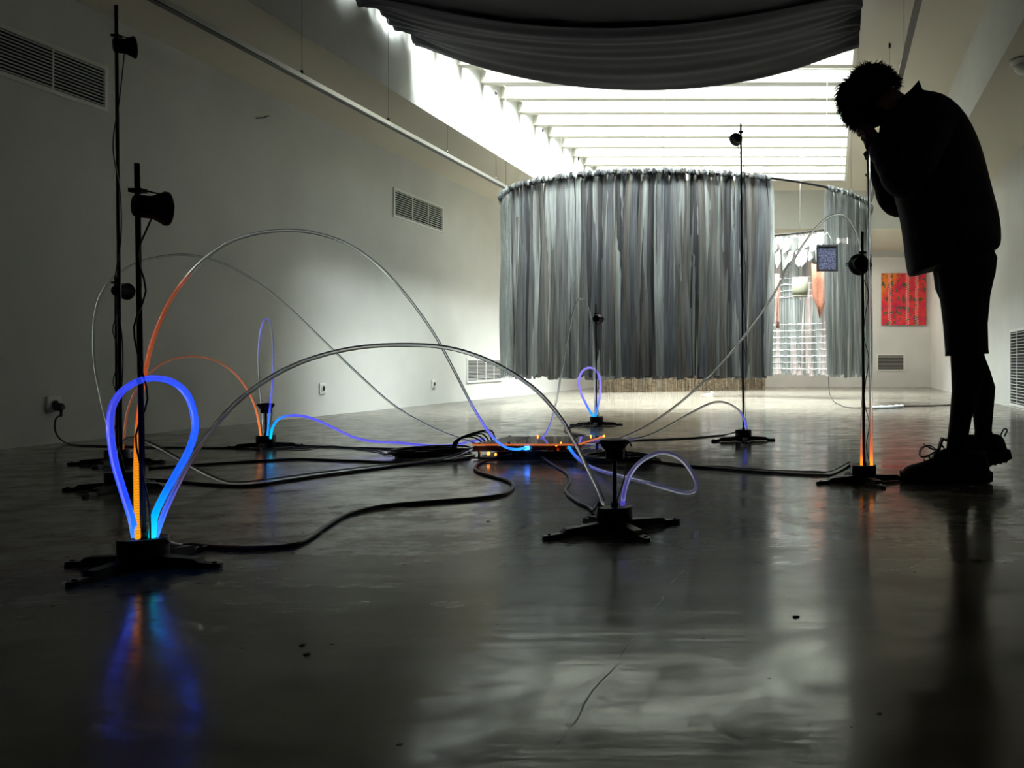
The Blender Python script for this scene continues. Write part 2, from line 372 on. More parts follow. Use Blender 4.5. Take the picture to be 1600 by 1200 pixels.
# ------------------------------------------------------------------ red painting
def paint_nodes(nt, b):
    tc = N(nt, 'ShaderNodeTexCoord'); s = N(nt, 'ShaderNodeSeparateXYZ'); nt.links.new(tc.outputs['Generated'], s.inputs[0])
    n = N(nt, 'ShaderNodeTexNoise', i_Scale=4.5, i_Detail=5.0); nt.links.new(tc.outputs['Generated'], n.inputs['Vector'])
    c1 = ramp(nt, n.outputs['Fac'], [(0.28, (0.22, 0.004, 0.05)), (0.45, (0.50, 0.008, 0.04)), (0.58, (0.62, 0.03, 0.015)), (0.72, (0.45, 0.01, 0.10))])
    # orange upper corner
    a = N(nt, 'ShaderNodeMath', operation='SUBTRACT'); nt.links.new(s.outputs['Z'], a.inputs[0]); nt.links.new(s.outputs['X'], a.inputs[1])
    a2 = N(nt, 'ShaderNodeMath', operation='MULTIPLY_ADD'); nt.links.new(n.outputs['Fac'], a2.inputs[0]); a2.inputs[1].default_value = 0.5; nt.links.new(a.outputs[0], a2.inputs[2])
    f = ramp(nt, a2.outputs[0], [(0.72, (0, 0, 0)), (0.9, (1, 1, 1))])
    m1 = N(nt, 'ShaderNodeMix', data_type='RGBA'); nt.links.new(f, m1.inputs[0]); nt.links.new(c1, m1.inputs[6]); m1.inputs[7].default_value = (0.62, 0.14, 0.006, 1)
    # dark leaf spots
    n2 = N(nt, 'ShaderNodeTexNoise', i_Scale=11.0, i_Detail=2.0); nt.links.new(tc.outputs['Generated'], n2.inputs['Vector'])
    f2 = ramp(nt, n2.outputs['Fac'], [(0.54, (0, 0, 0)), (0.60, (1, 1, 1))])
    m2 = N(nt, 'ShaderNodeMix', data_type='RGBA'); nt.links.new(f2, m2.inputs[0]); nt.links.new(m1.outputs[2], m2.inputs[6]); m2.inputs[7].default_value = (0.06, 0.07, 0.03, 1)
    # pale stitched columns
    w = N(nt, 'ShaderNodeMath', operation='MULTIPLY'); w.inputs[1].default_value = 190; nt.links.new(s.outputs['Z'], w.inputs[0])
    sn = N(nt, 'ShaderNodeMath', operation='SINE'); nt.links.new(w.outputs[0], sn.inputs[0])
    xx = N(nt, 'ShaderNodeMath', operation='MULTIPLY_ADD'); xx.inputs[1].default_value = 0.03; nt.links.new(sn.outputs[0], xx.inputs[0]); nt.links.new(s.outputs['X'], xx.inputs[2])
    tot = None
    for cxp in (0.19, 0.58, 0.79):
        d = N(nt, 'ShaderNodeMath', operation='SUBTRACT'); d.inputs[1].default_value = cxp; nt.links.new(xx.outputs[0], d.inputs[0])
        d2 = N(nt, 'ShaderNodeMath', operation='ABSOLUTE'); nt.links.new(d.outputs[0], d2.inputs[0])
        l = N(nt, 'ShaderNodeMath', operation='LESS_THAN'); l.inputs[1].default_value = 0.010; nt.links.new(d2.outputs[0], l.inputs[0])
        if tot is None: tot = l
        else:
            q = N(nt, 'ShaderNodeMath', operation='MAXIMUM'); nt.links.new(tot.outputs[0], q.inputs[0]); nt.links.new(l.outputs[0], q.inputs[1]); tot = q
    m3 = N(nt, 'ShaderNodeMix', data_type='RGBA'); nt.links.new(tot.outputs[0], m3.inputs[0]); nt.links.new(m2.outputs[2], m3.inputs[6]); m3.inputs[7].default_value = (0.8, 0.5, 0.45, 1)
    nt.links.new(m3.outputs[2], b.inputs['Base Color'])
M_PAINT = mat('red_patterned_canvas', (0.7, 0.03, 0.06), 0.7, nodes=paint_nodes)
a, b_ = at(1377, 508, 14.98), at(1447, 427, 14.98)
e = empty('painting', ((a.x+b_.x)/2, YB, a.z)); tag(e, 'bright red and orange patterned painting on the back wall', 'painting')
MB().box2((a.x, YB-.035, a.z), (b_.x, YB-.012, b_.z)).build('canvas', M_PAINT, e)
MB().box2((a.x+.03, YB-.012, a.z+.03), (b_.x-.03, YB-.001, b_.z-.03)).build('stretcher', mat('pale_wood', (.45, .33, .2), .6), e)

# ------------------------------------------------------------------ black cloths below the skylight
def cloth(name, label, y0, y1, hs, sag, seed, edge_drop=0.0, lip=0.0):
    rnd = random.Random(seed); nx, ny = 90, 70; vs = []; fs = []
    ph = [rnd.uniform(0, 6.28) for _ in range(8)]
    for j in range(ny+1):
        v = j/ny
        for i in range(nx+1):
            u = i/nx
            arch = 4*u*(1-u)
            y = y0+(y1-y0)*v+(0.16*arch-.05)*(v**3)*(1 if lip else .3)
            # folds run across, following the sag
            fold = .55*(.020*math.sin(9*v*(y1-y0)+2.2*arch+ph[0])+.012*math.sin(21*v*(y1-y0)-3*arch+ph[1]+1.5*u)+.006*math.sin(47*v+6*u+ph[2]))
            side = math.exp(-min(u, 1-u)*26)
            bunch = side*(.045*math.sin(26*v*(y1-y0)/2.0+ph[3])+.02*math.sin(61*v+ph[4]))
            x = SX0+.03+(SX1-SX0-.02)*u
            x += side*(.05*math.sin(17*v*(y1-y0)/2+ph[5]))*(1 if u > .5 else .6) if .0 < u < 1.0 else 0
            z = hs-sag*arch**.85-edge_drop*v+fold*(.35+.65*arch)+bunch-.05*side*(.5+.5*math.sin(8*v*(y1-y0)+ph[6]))
            z -= lip*arch*max(0, (v-.8)/.2)**2
            vs.append((x, y, min(z, ZC-.006)))
    for j in range(ny):
        for i in range(nx):
            a = j*(nx+1)+i; fs.append((a, a+1, a+nx+2, a+nx+1))
    o = MB().add(vs, fs, True).build(name, M_CLOTH)
    s = o.modifiers.new('thickness', 'SOLIDIFY'); s.thickness = .004; s.offset = 0
    tag(o, label, 'cloth', 'black cloths under the skylight'); return o
cloth('blackout_cloth', 'sagging black cloth slung under skylight, its curved edge towards the curtain', 5.55, 6.48, ZC-.06, .28, 3, .03, .05)
cloth('blackout_cloth', 'folded black cloth slung under skylight closest to the photographer', -2.6, 5.80, ZC-.035, .27, 5, 0, .0)

dr = MB(); nn = 160
dr.add([(XL+.05+(XR-XL-.1)*i/nn, YF+.08+.035*math.sin(i*.9), z) for z in (.01, ZS-.02) for i in range(nn+1)], [(i, i+1, nn+2+i, nn+1+i) for i in range(nn)], True)
o = dr.build('added_drape', M_CLOTH); o.modifiers.new('t', 'SOLIDIFY').thickness = .004; tag(o, 'added floor length black drape over the wall behind the camera', 'drape')  # unseen, added to absorb bounced light behind the camera
# ------------------------------------------------------------------ ring of hanging strips
RC = Vector((-1.417, 8.756, 0)); RR = 1.804; ZT = H0+1.54; ZB = .30
def film(name, col, rough, transl, metal=0.0, clear=.22):
    m = bpy.data.materials.new(name); m.use_nodes = True; nt = m.node_tree; b = nt.nodes['Principled BSDF']
    tc = N(nt, 'ShaderNodeTexCoord'); mp = N(nt, 'ShaderNodeMapping'); mp.inputs['Scale'].default_value = (60, 60, 1.6); nt.links.new(tc.outputs['Object'], mp.inputs['Vector'])
    n = N(nt, 'ShaderNodeTexNoise', i_Scale=1.0, i_Detail=4.0); nt.links.new(mp.outputs['Vector'], n.inputs['Vector'])
    c = ramp(nt, n.outputs['Fac'], [(0.3, tuple(x*.55 for x in col)), (0.7, tuple(min(1, x*1.3) for x in col))])
    nt.links.new(c, b.inputs['Base Color']); b.inputs['Roughness'].default_value = rough; b.inputs['Metallic'].default_value = metal
    bp = N(nt, 'ShaderNodeBump', i_Strength=0.5, i_Distance=0.01); nt.links.new(n.outputs['Fac'], bp.inputs['Height']); nt.links.new(bp.outputs['Normal'], b.inputs['Normal'])
    t = N(nt, 'ShaderNodeBsdfTranslucent'); nt.links.new(c, t.inputs['Color']); mx = N(nt, 'ShaderNodeMixShader'); mx.inputs[0].default_value = transl
    tr = N(nt, 'ShaderNodeBsdfTransparent'); tr.inputs['Color'].default_value = (.9, .92, .92, 1); m2 = N(nt, 'ShaderNodeMixShader'); m2.inputs[0].default_value = clear
    o = nt.nodes['Material Output']; nt.links.new(b.outputs[0], mx.inputs[1]); nt.links.new(t.outputs[0], mx.inputs[2])
    nt.links.new(mx.outputs[0], m2.inputs[1]); nt.links.new(tr.outputs[0], m2.inputs[2]); nt.links.new(m2.outputs[0], o.inputs[0])
    return m
FILM = [film('grey_film', (.20, .205, .205), .28, .40, 0, .05), film('dark_film', (.075, .075, .078), .26, .38, 0, .05), film('silver_film', (.40, .42, .412), .26, .40, .1, .05),
        film('blue_grey_film', (.155, .163, .178), .28, .40, 0, .05), film('brown_grey_film', (.17, .161, .15), .28, .40, 0, .05)]
FILM_L = [film('clear_grey_film', (.34, .35, .345), .26, .45, 0, .55), film('clear_silver_film', (.46, .48, .475), .26, .45, 0, .55)]
FILM_R = [film('pale_silver_film', (.40, .415, .41), .35, .3, .1, .1), film('mid_silver_film', (.28, .295, .29), .35, .3, 0, .1)]
FILM_B = [film('clear_foil', (.34, .355, .35), .22, .3, .2), film('pinkish_foil', (.32, .27, .255), .3, .3), film('grey_foil', (.20, .215, .21), .22, .3, .2)]
def strip_mesh(seed, width, m, zt=ZT, zb=ZB):
    """one ribbon hanging from z 0 down, knotted over the hoop: local x along the hoop, y outwards"""
    rnd = random.Random(seed); h = zt-zb; rows = 11; vs = []; fs = []
    ph = [rnd.uniform(0, 6.28) for _ in range(4)]; tw = rnd.uniform(-.28, .28)
    for j in range(rows+1):
        t = j/rows; wd = width*(.42+.58*min(1, t*5))*(1-.10*rnd.random())
        if j == 0: z, yo = .018, -.012
        else: z, yo = -h*((j-1)/(rows-1))**1.15, .016 if j > 1 else .022
        a = tw*math.sin(t*3+ph[0])+.16*math.sin(t*9+ph[1])
        cx = .012*math.sin(5*t+ph[2]); cy = yo+.02*math.sin(4*t+ph[3])*t
        for s in (-1, 0, 1):
            fold = .012*(1 if s == 0 else -1)*math.sin(ph[3]+t*4)
            vs.append((cx+s*wd/2*math.cos(a), cy+s*wd/2*math.sin(a)+fold, z-(.012*rnd.random() if j == rows else 0)))
    for j in range(rows):
        for i in (0, 1):
            q = j*3+i; fs.append((q, q+1, q+4, q+3))
    o_ = len(vs); kw = width*.36                     # knot over the hoop
    for q in range(5):
        a = 2*PI*q/5+ph[0]
        for (rr_, zz) in ((.5, .022), (1.0, .006), (.6, -.022)): vs.append((kw*rr_*rnd.uniform(.6, 1.3)*math.cos(a), .024*rr_*rnd.uniform(.7, 1.2)*math.sin(a), zz+rnd.uniform(-.010, .010)))
    for q in range(5):
        a0 = o_+q*3; a1 = o_+((q+1) % 5)*3
        fs += [(a0, a1, a1+1, a0+1), (a0+1, a1+1, a1+2, a0+2)]
    fs.append(tuple(o_+3*q for q in range(5)))
    me = bpy.data.meshes.new('strip'); me.from_pydata(vs, [], fs); me.polygons.foreach_set('use_smooth', [True]*len(fs)); me.materials.append(m)
    return me
ring = empty('ring_curtain', (RC.x, RC.y, ZB)); tag(ring, 'large round curtain of hanging grey plastic strips on a hoop', 'curtain')
hoop = MB()
hp = [Vector((RC.x+RR*math.sin(2*PI*k/96), RC.y-RR*math.cos(2*PI*k/96), ZT)) for k in range(97)]
hoop.tube(hp, .011, 8); hoop.build('hoop', M_POLE, ring)
def hang(meshes, th, rr, zt):
    o = bpy.data.objects.new('strip', random.choice(meshes)); COL.objects.link(o)
    o.parent = ring; o.matrix_parent_inverse = ring.matrix_world.inverted()
    o.location = (RC.x+rr*math.sin(th), RC.y-rr*math.cos(th), zt)
    o.rotation_euler = (0, 0, th+random.uniform(-.12, .12)); o.scale = (random.choice((-1, 1)), 1, random.uniform(.985, 1.01))
R_ = math.radians
front = [strip_mesh(100+k, random.uniform(.055, .085), FILM[k % 5 if k % 7 else 2]) for k in range(28)]
right = [strip_mesh(200+k, random.uniform(.06, .09), FILM_R[k % 2]) for k in range(8)]
back = [strip_mesh(300+k, random.uniform(.07, .10), FILM_B[k % 3], ZT-.07, ZB-.03) for k in range(9)]
left = [strip_mesh(150+k, random.uniform(.055, .085), FILM_L[k % 2]) for k in range(8)]
nf = 196
for k in range(nf):
    th = R_(-104+(30.5+104)*(k+.5)/nf+random.uniform(-.35, .35)); hang(left if th < R_(-52) else front, th, RR+random.choice((0, .012, -.012)), ZT)
for k in range(54):
    th = R_(50+50*(k+.5)/54); hang(right, th, RR+random.choice((0, .012, -.012)), ZT)
for k in range(50):
    th = R_(124+62*(k+.5)/50); hang(back, th, RR-.03+random.choice((0, .012)), ZT-.05)
for th in (2, 62, -58, 122, 182, 242):
    p = Vector((RC.x+RR*math.sin(R_(th)), RC.y-RR*math.cos(R_(th)), ZT))
    top = ZC+.0 if SX0+.02 < p.x < XF and p.y < YE else ZS
    MB().cyl(p, (p.x, p.y, top), .0018, n=6).build('hanging_wire', M_WIRE, ring)
    MB().cyl(p, (p.x, p.y, ZT+.05), .012, .004, n=8).build('hook', M_POLE, ring)
# stitched threads and foil tabs across the clear back part
M_FOIL = mat('bright_foil', (.85, .87, .86), .2, .6)
for k in range(12):
    z = ZB+.05+k*.075+(.25 if k > 7 else 0)
    P = [Vector((RC.x+(RR-.065)*math.sin(R_(t)), RC.y-(RR-.065)*math.cos(R_(t)), z+.006*math.sin(t*1.7+k))) for t in range(126, 187, 2)]
    MB().tube(P, .0035, 4).build('thread', M_FOIL, ring)
tabm = MB().add([(-.04, 0, 0), (.04, .01, -.01), (.05, -.01, -.14), (.0, .02, -.2), (-.05, 0, -.13)], [(0, 1, 2, 3, 4)])
tab0 = None
for k in range(34):
    th = R_(126+60*(k+.5)/34); row = k % 2
    o = tab0.copy() if tab0 else tabm.build('foil_tab', M_FOIL, ring)
    if tab0: COL.objects.link(o)
    else: tab0 = o
    o.parent = ring; o.matrix_parent_inverse = ring.matrix_world.inverted()
    o.location = (RC.x+(RR-.1)*math.sin(th), RC.y-(RR-.1)*math.cos(th), ZT-.06-.16*row); o.rotation_euler = (random.uniform(-.3, .3), random.uniform(-.4, .4), th+random.uniform(-.5, .5))
    o.scale = (random.uniform(.7, 1.2),)*3

# things hung inside the ring
M_FRAME = mat('dark_print', (.05, .05, .09), .3, nodes=lambda nt, b: nt.links.new(ramp(nt, N(nt, 'ShaderNodeTexNoise', i_Scale=14.0, i_Detail=6.0).outputs['Fac'], [(.38, (.01, .01, .03)), (.68, (.14, .15, .22))]), b.inputs['Base Color']))
d = 7.35; a, b_ = at(1279, 421, d), at(1306, 386, d)
e = empty('hanging_picture', ((a.x+b_.x)/2, d, a.z)); tag(e, 'small dark blue picture hung on wire inside the ring', 'picture')
MB().box2((a.x, d-.01, a.z), (b_.x, d+.01, b_.z)).build('panel', M_FRAME, e)
fr = MB(); t = .018
for q in ((a.x-t, b_.x+t, b_.z, b_.z+t), (a.x-t, b_.x+t, a.z-t, a.z), (a.x-t, a.x, a.z, b_.z), (b_.x, b_.x+t, a.z, b_.z)): fr.box2((q[0], d-.016, q[2]), (q[1], d+.014, q[3]))
fr.build('frame', M_BLACK, e)
mid = Vector(((a.x+b_.x)/2, d, b_.z+.13))
MB().tube([Vector((a.x, d, b_.z)), mid, Vector((b_.x, d, b_.z))], .003, 5).build('hanging_loop', M_WIRE, e)
MB().cyl(mid, (mid.x, d, ZC), .0016, n=5).build('wire', M_WIRE, e)
M_RUST = mat('rust_pink_cloth', (.50, .20, .12), .85, nodes=lambda nt, b: nt.links.new(ramp(nt, N(nt, 'ShaderNodeTexNoise', i_Scale=24.0, i_Detail=5.0).outputs['Fac'], [(.35, (.17, .05, .026)), (.7, (.33, .145, .09))]), b.inputs['Base Color']))
def pennant(name, label, px, d, m, cat, seed):
    rnd = random.Random(seed); L = [at(x, y, d) for x, y in px[0]]; Rr = [at(x, y, d) for x, y in px[1]]
    vs = []; fs = []; n = len(L); nx = 6
    for j in range(n):
        for i in range(nx+1):
            p = L[j].lerp(Rr[j], i/nx); p.y += .02*math.sin(i*1.9+j*.8+seed); vs.append(p)
    for j in range(n-1):
        for i in range(nx):
            q = j*(nx+1)+i; fs.append((q, q+1, q+nx+2, q+nx+1))
    o = MB().add(vs, fs, True).build(name, m); s = o.modifiers.new('thickness', 'SOLIDIFY'); s.thickness = .006
    tag(o, label, cat); return o
pennant('cloth_pennant', 'rust pink cloth pennant hanging behind the small dark picture', [[(1268, 411), (1269, 440), (1270, 462), (1275, 475), (1280, 497)], [(1295, 420), (1293, 440), (1292, 462), (1288, 475), (1281, 497)]], 9.8, M_RUST, 'cloth', 1)
pennant('cloth_strip', 'narrow pale pink cloth strip hanging in ring near the front curtain gap', [[(1211, 428), (1213, 470), (1212, 500), (1213, 513)], [(1217, 428), (1217, 470), (1218, 500), (1218, 513)]], 9.7, mat('pale_pink_cloth', (.30, .17, .135), .85), 'cloth', 2)
M_CANV = mat('olive_canvas', (.16, .16, .115), .8)
d = 9.6; c = at(1250, 462, d); tp = at(1250, 434, d)
e = empty('canvas_lampshade', (c.x, d, c.z)); tag(e, 'olive canvas drum hanging inside the ring curtain', 'canvas drum')
rw = 12.5*d/F
MB().lathe((c.x, d, c.z), (0, 0, 1), [(rw*.93, 0), (rw, .05), (rw, tp.z-c.z), (rw*.96, tp.z-c.z), (rw*.96, .02)], 24).build('drum', M_CANV, e)
MB().lathe((c.x, d, c.z-.012), (0, 0, 1), [(rw*.95, 0), (rw*.95, .014)], 24).build('rim', mat('dark_olive_rim', (.12, .11, .08), .7), e)
MB().cyl((c.x, d, c.z+.02), (c.x, d, ZC), .0016, n=5).build('wire', M_WIRE, e)

# straw screen beyond the ring
M_STRAW = mat('straw', (.36, .26, .15), .85, nodes=lambda nt, b: nt.links.new(ramp(nt, N(nt, 'ShaderNodeTexNoise', i_Scale=30.0).outputs['Fac'], [(.35, (.03, .02, .010)), (.65, (.14, .098, .055))]), b.inputs['Base Color']))
st = MB(); rnd = random.Random(4)
A, B_ = gr(936, 613.5), gr(1196, 609)
for k in range(1000):
    t = rnd.random(); p = A.lerp(B_, t); p.y += -.35*math.sin(t*PI)*.4+rnd.uniform(-.05, .05)
    hgt = rnd.uniform(.70, .80); lean = Vector((rnd.uniform(-.025, .025), rnd.uniform(-.02, .02), hgt)); r = rnd.uniform(.003, .007)
    st.lathe(p, lean, [(r, 0), (r*.7, hgt)], 4, False)
e = empty('straw_screen', A.lerp(B_, .5)); tag(e, 'low brown straw screen standing behind the ring curtain', 'straw screen')
s_ = st.build('stalks', M_STRAW, e); s_['kind'] = 'stuff'
P = [A.lerp(B_, t/12)+Vector((0, -.14*math.sin(t/12*PI), 0.62)) for t in range(13)]
MB().tube(P, .012, 6).build('binding_cord', M_STRAW, e)
# scrap of paper and floor litter
p = gr(1105, 617)
o = MB().add([p+Vector(q) for q in ((-.07, -.05, .002), (.06, -.06, .002), (.08, .05, .03), (.0, .06, .012), (.05, -.01, .05))], [(0, 1, 2, 3), (1, 4, 2)]).build('paper_scrap', M_WHITE); o.modifiers.new('t', 'SOLIDIFY').thickness = .002
tag(o, 'crumpled white paper scrap lying before the straw screen', 'paper')
for (x, y, sz, lab) in ((473, 1009, .005, 'dark chip of litter alone on the black floor'), (480, 1023, .006, 'thin dark flake just in front of the dark chip'), (1243, 965, .007, 'dark flake on the floor in front of the five-legged shadow'), (762, 815, .006, 'dark flake on the floor before the control box')):
    p = gr(x, y); rnd = random.Random(x)
    vs = [p+Vector((sz*math.cos(k*PI/3)*rnd.uniform(.5, 1.1), sz*.8*math.sin(k*PI/3)*rnd.uniform(.5, 1.1), .0005)) for k in range(6)]
    vs2 = [v+Vector((0, 0, .0015)) for v in vs]
    o = MB().rings([vs, vs2], True, False).build('litter_flake', M_DARK); tag(o, lab.replace('in front of the five-legged shadow', 'below the striped reflections'), 'litter', 'litter flakes')

# ------------------------------------------------------------------ speaker stands
def foot_mesh(e, c, ang, L):
    u = Vector((math.cos(ang), math.sin(ang), 0)); v = Vector((-u.y, u.x, 0)); z = Vector((0, 0, 1))
    def sect(r, wd, z0, z1): return [c+u*r+v*(-wd)+z*z0, c+u*r+v*wd+z*z0, c+u*r+v*wd*.82+z*z1, c+u*r-v*wd*.82+z*z1]
    a = MB().rings([sect(.02, .017, .002, .026), sect(L*.70, .014, .002, .020), sect(L*.76, .013, .002, .012)], True, False)
    f = a.build('foot', M_BLACK, e)
    pad = MB().rings([sect(L*.74, .0115, 0, .011), sect(L*.95, .0115, 0, .010), sect(L, .006, 0, .009)], True, False).build('foot_pad', M_RUBBER, f)
    MB().lathe(c+u*L*.92+z*.0095, (0, 0, 1), [(.005, 0), (.005, .003), (.002, .004)], 8).build('bolt', M_POLE, f)
def speaker(e, p, ax, R=.036, tabs=True, clampto=None):
    ax = Vector(ax).normalized()
    sp = MB().lathe(p-ax*.028, ax, [(.004, 0), (R*.60, .0), (R*.66, .004), (R*.66, .026), (R*.72, .034), (R*.92, .047), (R*.93, .050)], 26).build('loudspeaker', M_BLACK, e)
    MB().lathe(p+ax*.022, ax, [(R*.92, 0), (R, .001), (R, .006), (R*.93, .007), (R*.86, .004)], 28).build('flange', M_BLACK, sp)
    MB().lathe(p+ax*.0245, ax, [(R*.85, 0), (R*.5, -.010), (R*.28, -.008), (R*.02, -.004)], 24).build('cone', mat('speaker_cone', (.02, .02, .022), .6), sp)
    side = Vector((-ax.y, ax.x, 0))
    if side.length < .1: side = Vector((1, 0, 0))
    side.normalize(); up = ax.cross(side)
    if tabs:
        for s in (-1, 1):
            q = p+ax*.024+side*s*R*.98
            MB().tube([q+up*.005, q+up*.005+side*s*.008, q+side*s*.0095, q-up*.005+side*s*.008, q-up*.005], .0016, 6).build('mounting_tab', M_BLACK, sp)
    return sp
def stand(label, px, d, ptop, feet_ang, L=.168, lean=0.0, spk=None, pr=.0052, extra=None):
    c = Vector(((px-CX)*d/F, d, 0)); e = empty('speaker_stand', c); tag(e, label, 'speaker stand', 'black speaker stands')
    MB().lathe(c+Vector((0, 0, .003)), (0, 0, 1), [(.0425, 0), (.0435, .003), (.0435, .055), (.0425, .0575), (.040, .0575), (.039, .056)], 36).build('base_housing', M_BLACK, e)
    for k in range(4): foot_mesh(e, c, feet_ang+k*PI/2, L)
    b0 = c+Vector((0, 0, .05)); top = Vector((c.x+lean, d, ptop))
    MB().cyl(b0, top, pr, n=12).build('pole', M_POLE, e)
    MB().cyl(b0+Vector((0, 0, .008)), b0+Vector((lean*.02, 0, .022)), pr+.004, n=12).build('collar', M_BLACK, e)
    if spk:
        z, ax, off, R = spk
        pc = b0.lerp(top, (z-.05)/(ptop-.05))
        ax = Vector(ax).normalized(); sp = speaker(e, pc+Vector(off), ax, R)
        MB().box(pc+Vector((0, 0, R*.95)), (.026, .018, .008)).build('clamp', M_BLACK, sp)
        MB().tube([pc+Vector((-.012, 0, R*.95)), pc+Vector((.01, .0, R*.98)), pc+Vector(off)+ax*.02+Vector((0, 0, R*.8))], .0018, 6).build('clamp_strap', M_BLACK, sp)
        # thin cable pair down the pole
        rnd = random.Random(int(px)); st_ = pc+Vector(off)-Vector((0, 0, R*.7)); n_ = 9; Q = [st_]
        for k in range(1, n_):
            t = k/n_; q = st_.lerp(b0, t); w_ = .020*math.sin(k*2.1+px)
            Q.append(Vector((b0.lerp(top, (q.z-.05)/(ptop-.05)).x+.010+w_*.5, d-.012+w_*.3, q.z)))
        Q.append(b0+Vector((.022, -.010, .008)))
        MB().tube(spline(Q, .02), .0017, 6).build('speaker_wire', M_RUBBER, e)
    return e, c
def upright(label, px, d, ptop, feet_ang, L=.168):
    e, c = stand(label, px, d, ptop, feet_ang, L)
    p = c+Vector((0, 0, ptop))
    sp = MB().lathe(p, (0, 0, 1), [(.016, 0), (.023, .002), (.023, .022), (.018, .026)], 24).build('loudspeaker', M_BLACK, e)
    MB().lathe(p+Vector((0, 0, .020)), (0, 0, 1), [(.017, 0), (.031, .022)], 24).build('cone', mat('speaker_cone', (.02, .02, .022), .6), sp)
    for k in range(4):
        a = k*PI/2+.6; u = Vector((math.cos(a), math.sin(a), 0))
        MB().tube([p+u*.017+Vector((0, 0, .022)), p+u*.031+Vector((0, 0, .040)), p+u*.033+Vector((0, 0, .046))], .0055, 6).build('basket_arm', M_BLACK, sp)
    MB().lathe(p+Vector((0, 0, .042)), (0, 0, 1), [(.026, 0), (.036, .003), (.036, .008), (.030, .009), (.014, .003), (.004, .005)], 28).build('flange', M_BLACK, sp)
    MB().tube([p+Vector((-.030, -.012, .044)), p+Vector((-.043, -.014, .040)), p+Vector((-.042, -.012, .036))], .002, 6).build('mounting_tab', M_BLACK, sp)
    MB().tube([p+Vector((.030, -.012, .044)), p+Vector((.043, -.014, .042)), p+Vector((.044, -.012, .034))], .002, 6).build('mounting_tab', M_BLACK, sp)
    MB().tube(spline([p+Vector((.024, -.004, .03)), p+Vector((.034, -.006, .005)), p+Vector((.024, -.006, -.05)), c+Vector((.008, -.012, .075)), c+Vector((.004, -.010, .06))]), .0018, 6).build('speaker_wire', M_RUBBER, e)
    return e, c
S1, c1 = stand('near black speaker stand with glowing blue tube loop and orange tube', 224, 1.78, .831, R_(-3), .166, -.013, (.741, (.55, .83, .03), (.026, .002, 0), .0355))
S7, c7 = stand('very tall black pole stand beside the high wall vent', 189, 2.86, 1.604, R_(8), .172, -.016, (1.468, (.66, .75, .12), (.026, .0, 0), .036))
S8, c8 = stand('black speaker stand behind the tall pole, near the plugged socket', 183, 3.6, .78, R_(15), .172, -.006, (.72, (.05, 1, 0), (.018, .008, 0), .0355), .0048)
S6, c6 = upright('low black stand with upward speaker by left wall, blue wavy tube', 415.5, 4.3, .168, R_(22))
S2, c2 = upright('low black stand with upward speaker in front of the control box', 960.5, 2.165, .178, R_(-51), .182)
S5, c5 = stand('small distant black speaker stand before the strip curtain, blue loop', 932, 5.8, .815, R_(10), .172, -.004, (.716, (.05, 1, 0), (0, .03, 0), .036))
S4, c4 = stand('tall thin black pole stand in front of strip curtain', 1161.5, 4.65, 1.71, R_(12), .172, -.014, (1.63, (-.35, .93, .05), (-.022, .012, 0), .035))
S3, c3 = stand('black speaker stand at the toe of the bending person', 1350, 3.05, .883, R_(20), .178, -.006, (.772, (-.12, .99, 0), (-.008, .022, 0), .0385))

# ------------------------------------------------------------------ light tubes
BLUE = (.035, .05, 1.0); CYAN = (.0, .55, 1.1); VIO = (.10, .08, .75); ORG = (1.0, .12, .01); YEL = (1.3, .50, .01); RED = (.30, .035, .006)
def lerpc(a, b, t): return tuple(a[i]+(b[i]-a[i])*t for i in range(len(a)))
def guide(label, pts, r, glow, name='light_tube', floor=True, striate=None, n=10):
    """glow: list of (t, rgb, opacity) along the tube"""
    P = spline(pts, .0035 if striate else .014)
    if floor: P = [Vector((p.x, p.y, max(p.z, r+.0005))) for p in P]
    o = MB().tube(P, r, n).build(name, M_GUIDE)
    L = [0]
    for a, b in zip(P, P[1:]): L.append(L[-1]+(b-a).length)
    ca = o.data.color_attributes.new('glow', 'FLOAT_COLOR', 'POINT')
    vals = []
    for i in range(len(P)):
        t = L[i]/L[-1]
        for (t0, g0, a0), (t1, g1, a1) in zip(glow, glow[1:]):
            if t0 <= t <= t1:
                q = (t-t0)/max(1e-6, t1-t0); g = lerpc(g0, g1, q); a = a0+(a1-a0)*q; break
        if striate:
            f = striate(t, L[i]); g = tuple(x*f for x in g)
        vals += [g[0], g[1], g[2], a]*n
    ca.data.foreach_set('color', vals)
    tag(o, label, 'light tube', 'flexible light tubes'); return o
K = (0, 0, 0)
d1 = 1.78
guide('thick glowing blue tube bent into an upright loop', path([(211, 840, 1.77), (206, 812), (193, 770), (179, 722), (172, 672), (175, 637), (190, 612), (215, 596), (243, 591), (272, 598), (293, 618), (303, 648), (304, 675), (294, 706), (274, 742), (253, 780), (241, 808), (238, 840, 1.78)]), .0066,
      [(0, (.01, .22, 1.0), .7), (.10, (.012, .05, .75), .45), (.35, (.022, .03, .42), .35), (.62, (.008, .06, .75), .45), (.85, (.004, .10, 1.0), .6), (.93, (0, .40, 1.2), .9), (1, (.01, .9, 1.0), 1)])
def cell(t, L): return (.70+.30*math.sin(L*590)) if t < .36 else 1
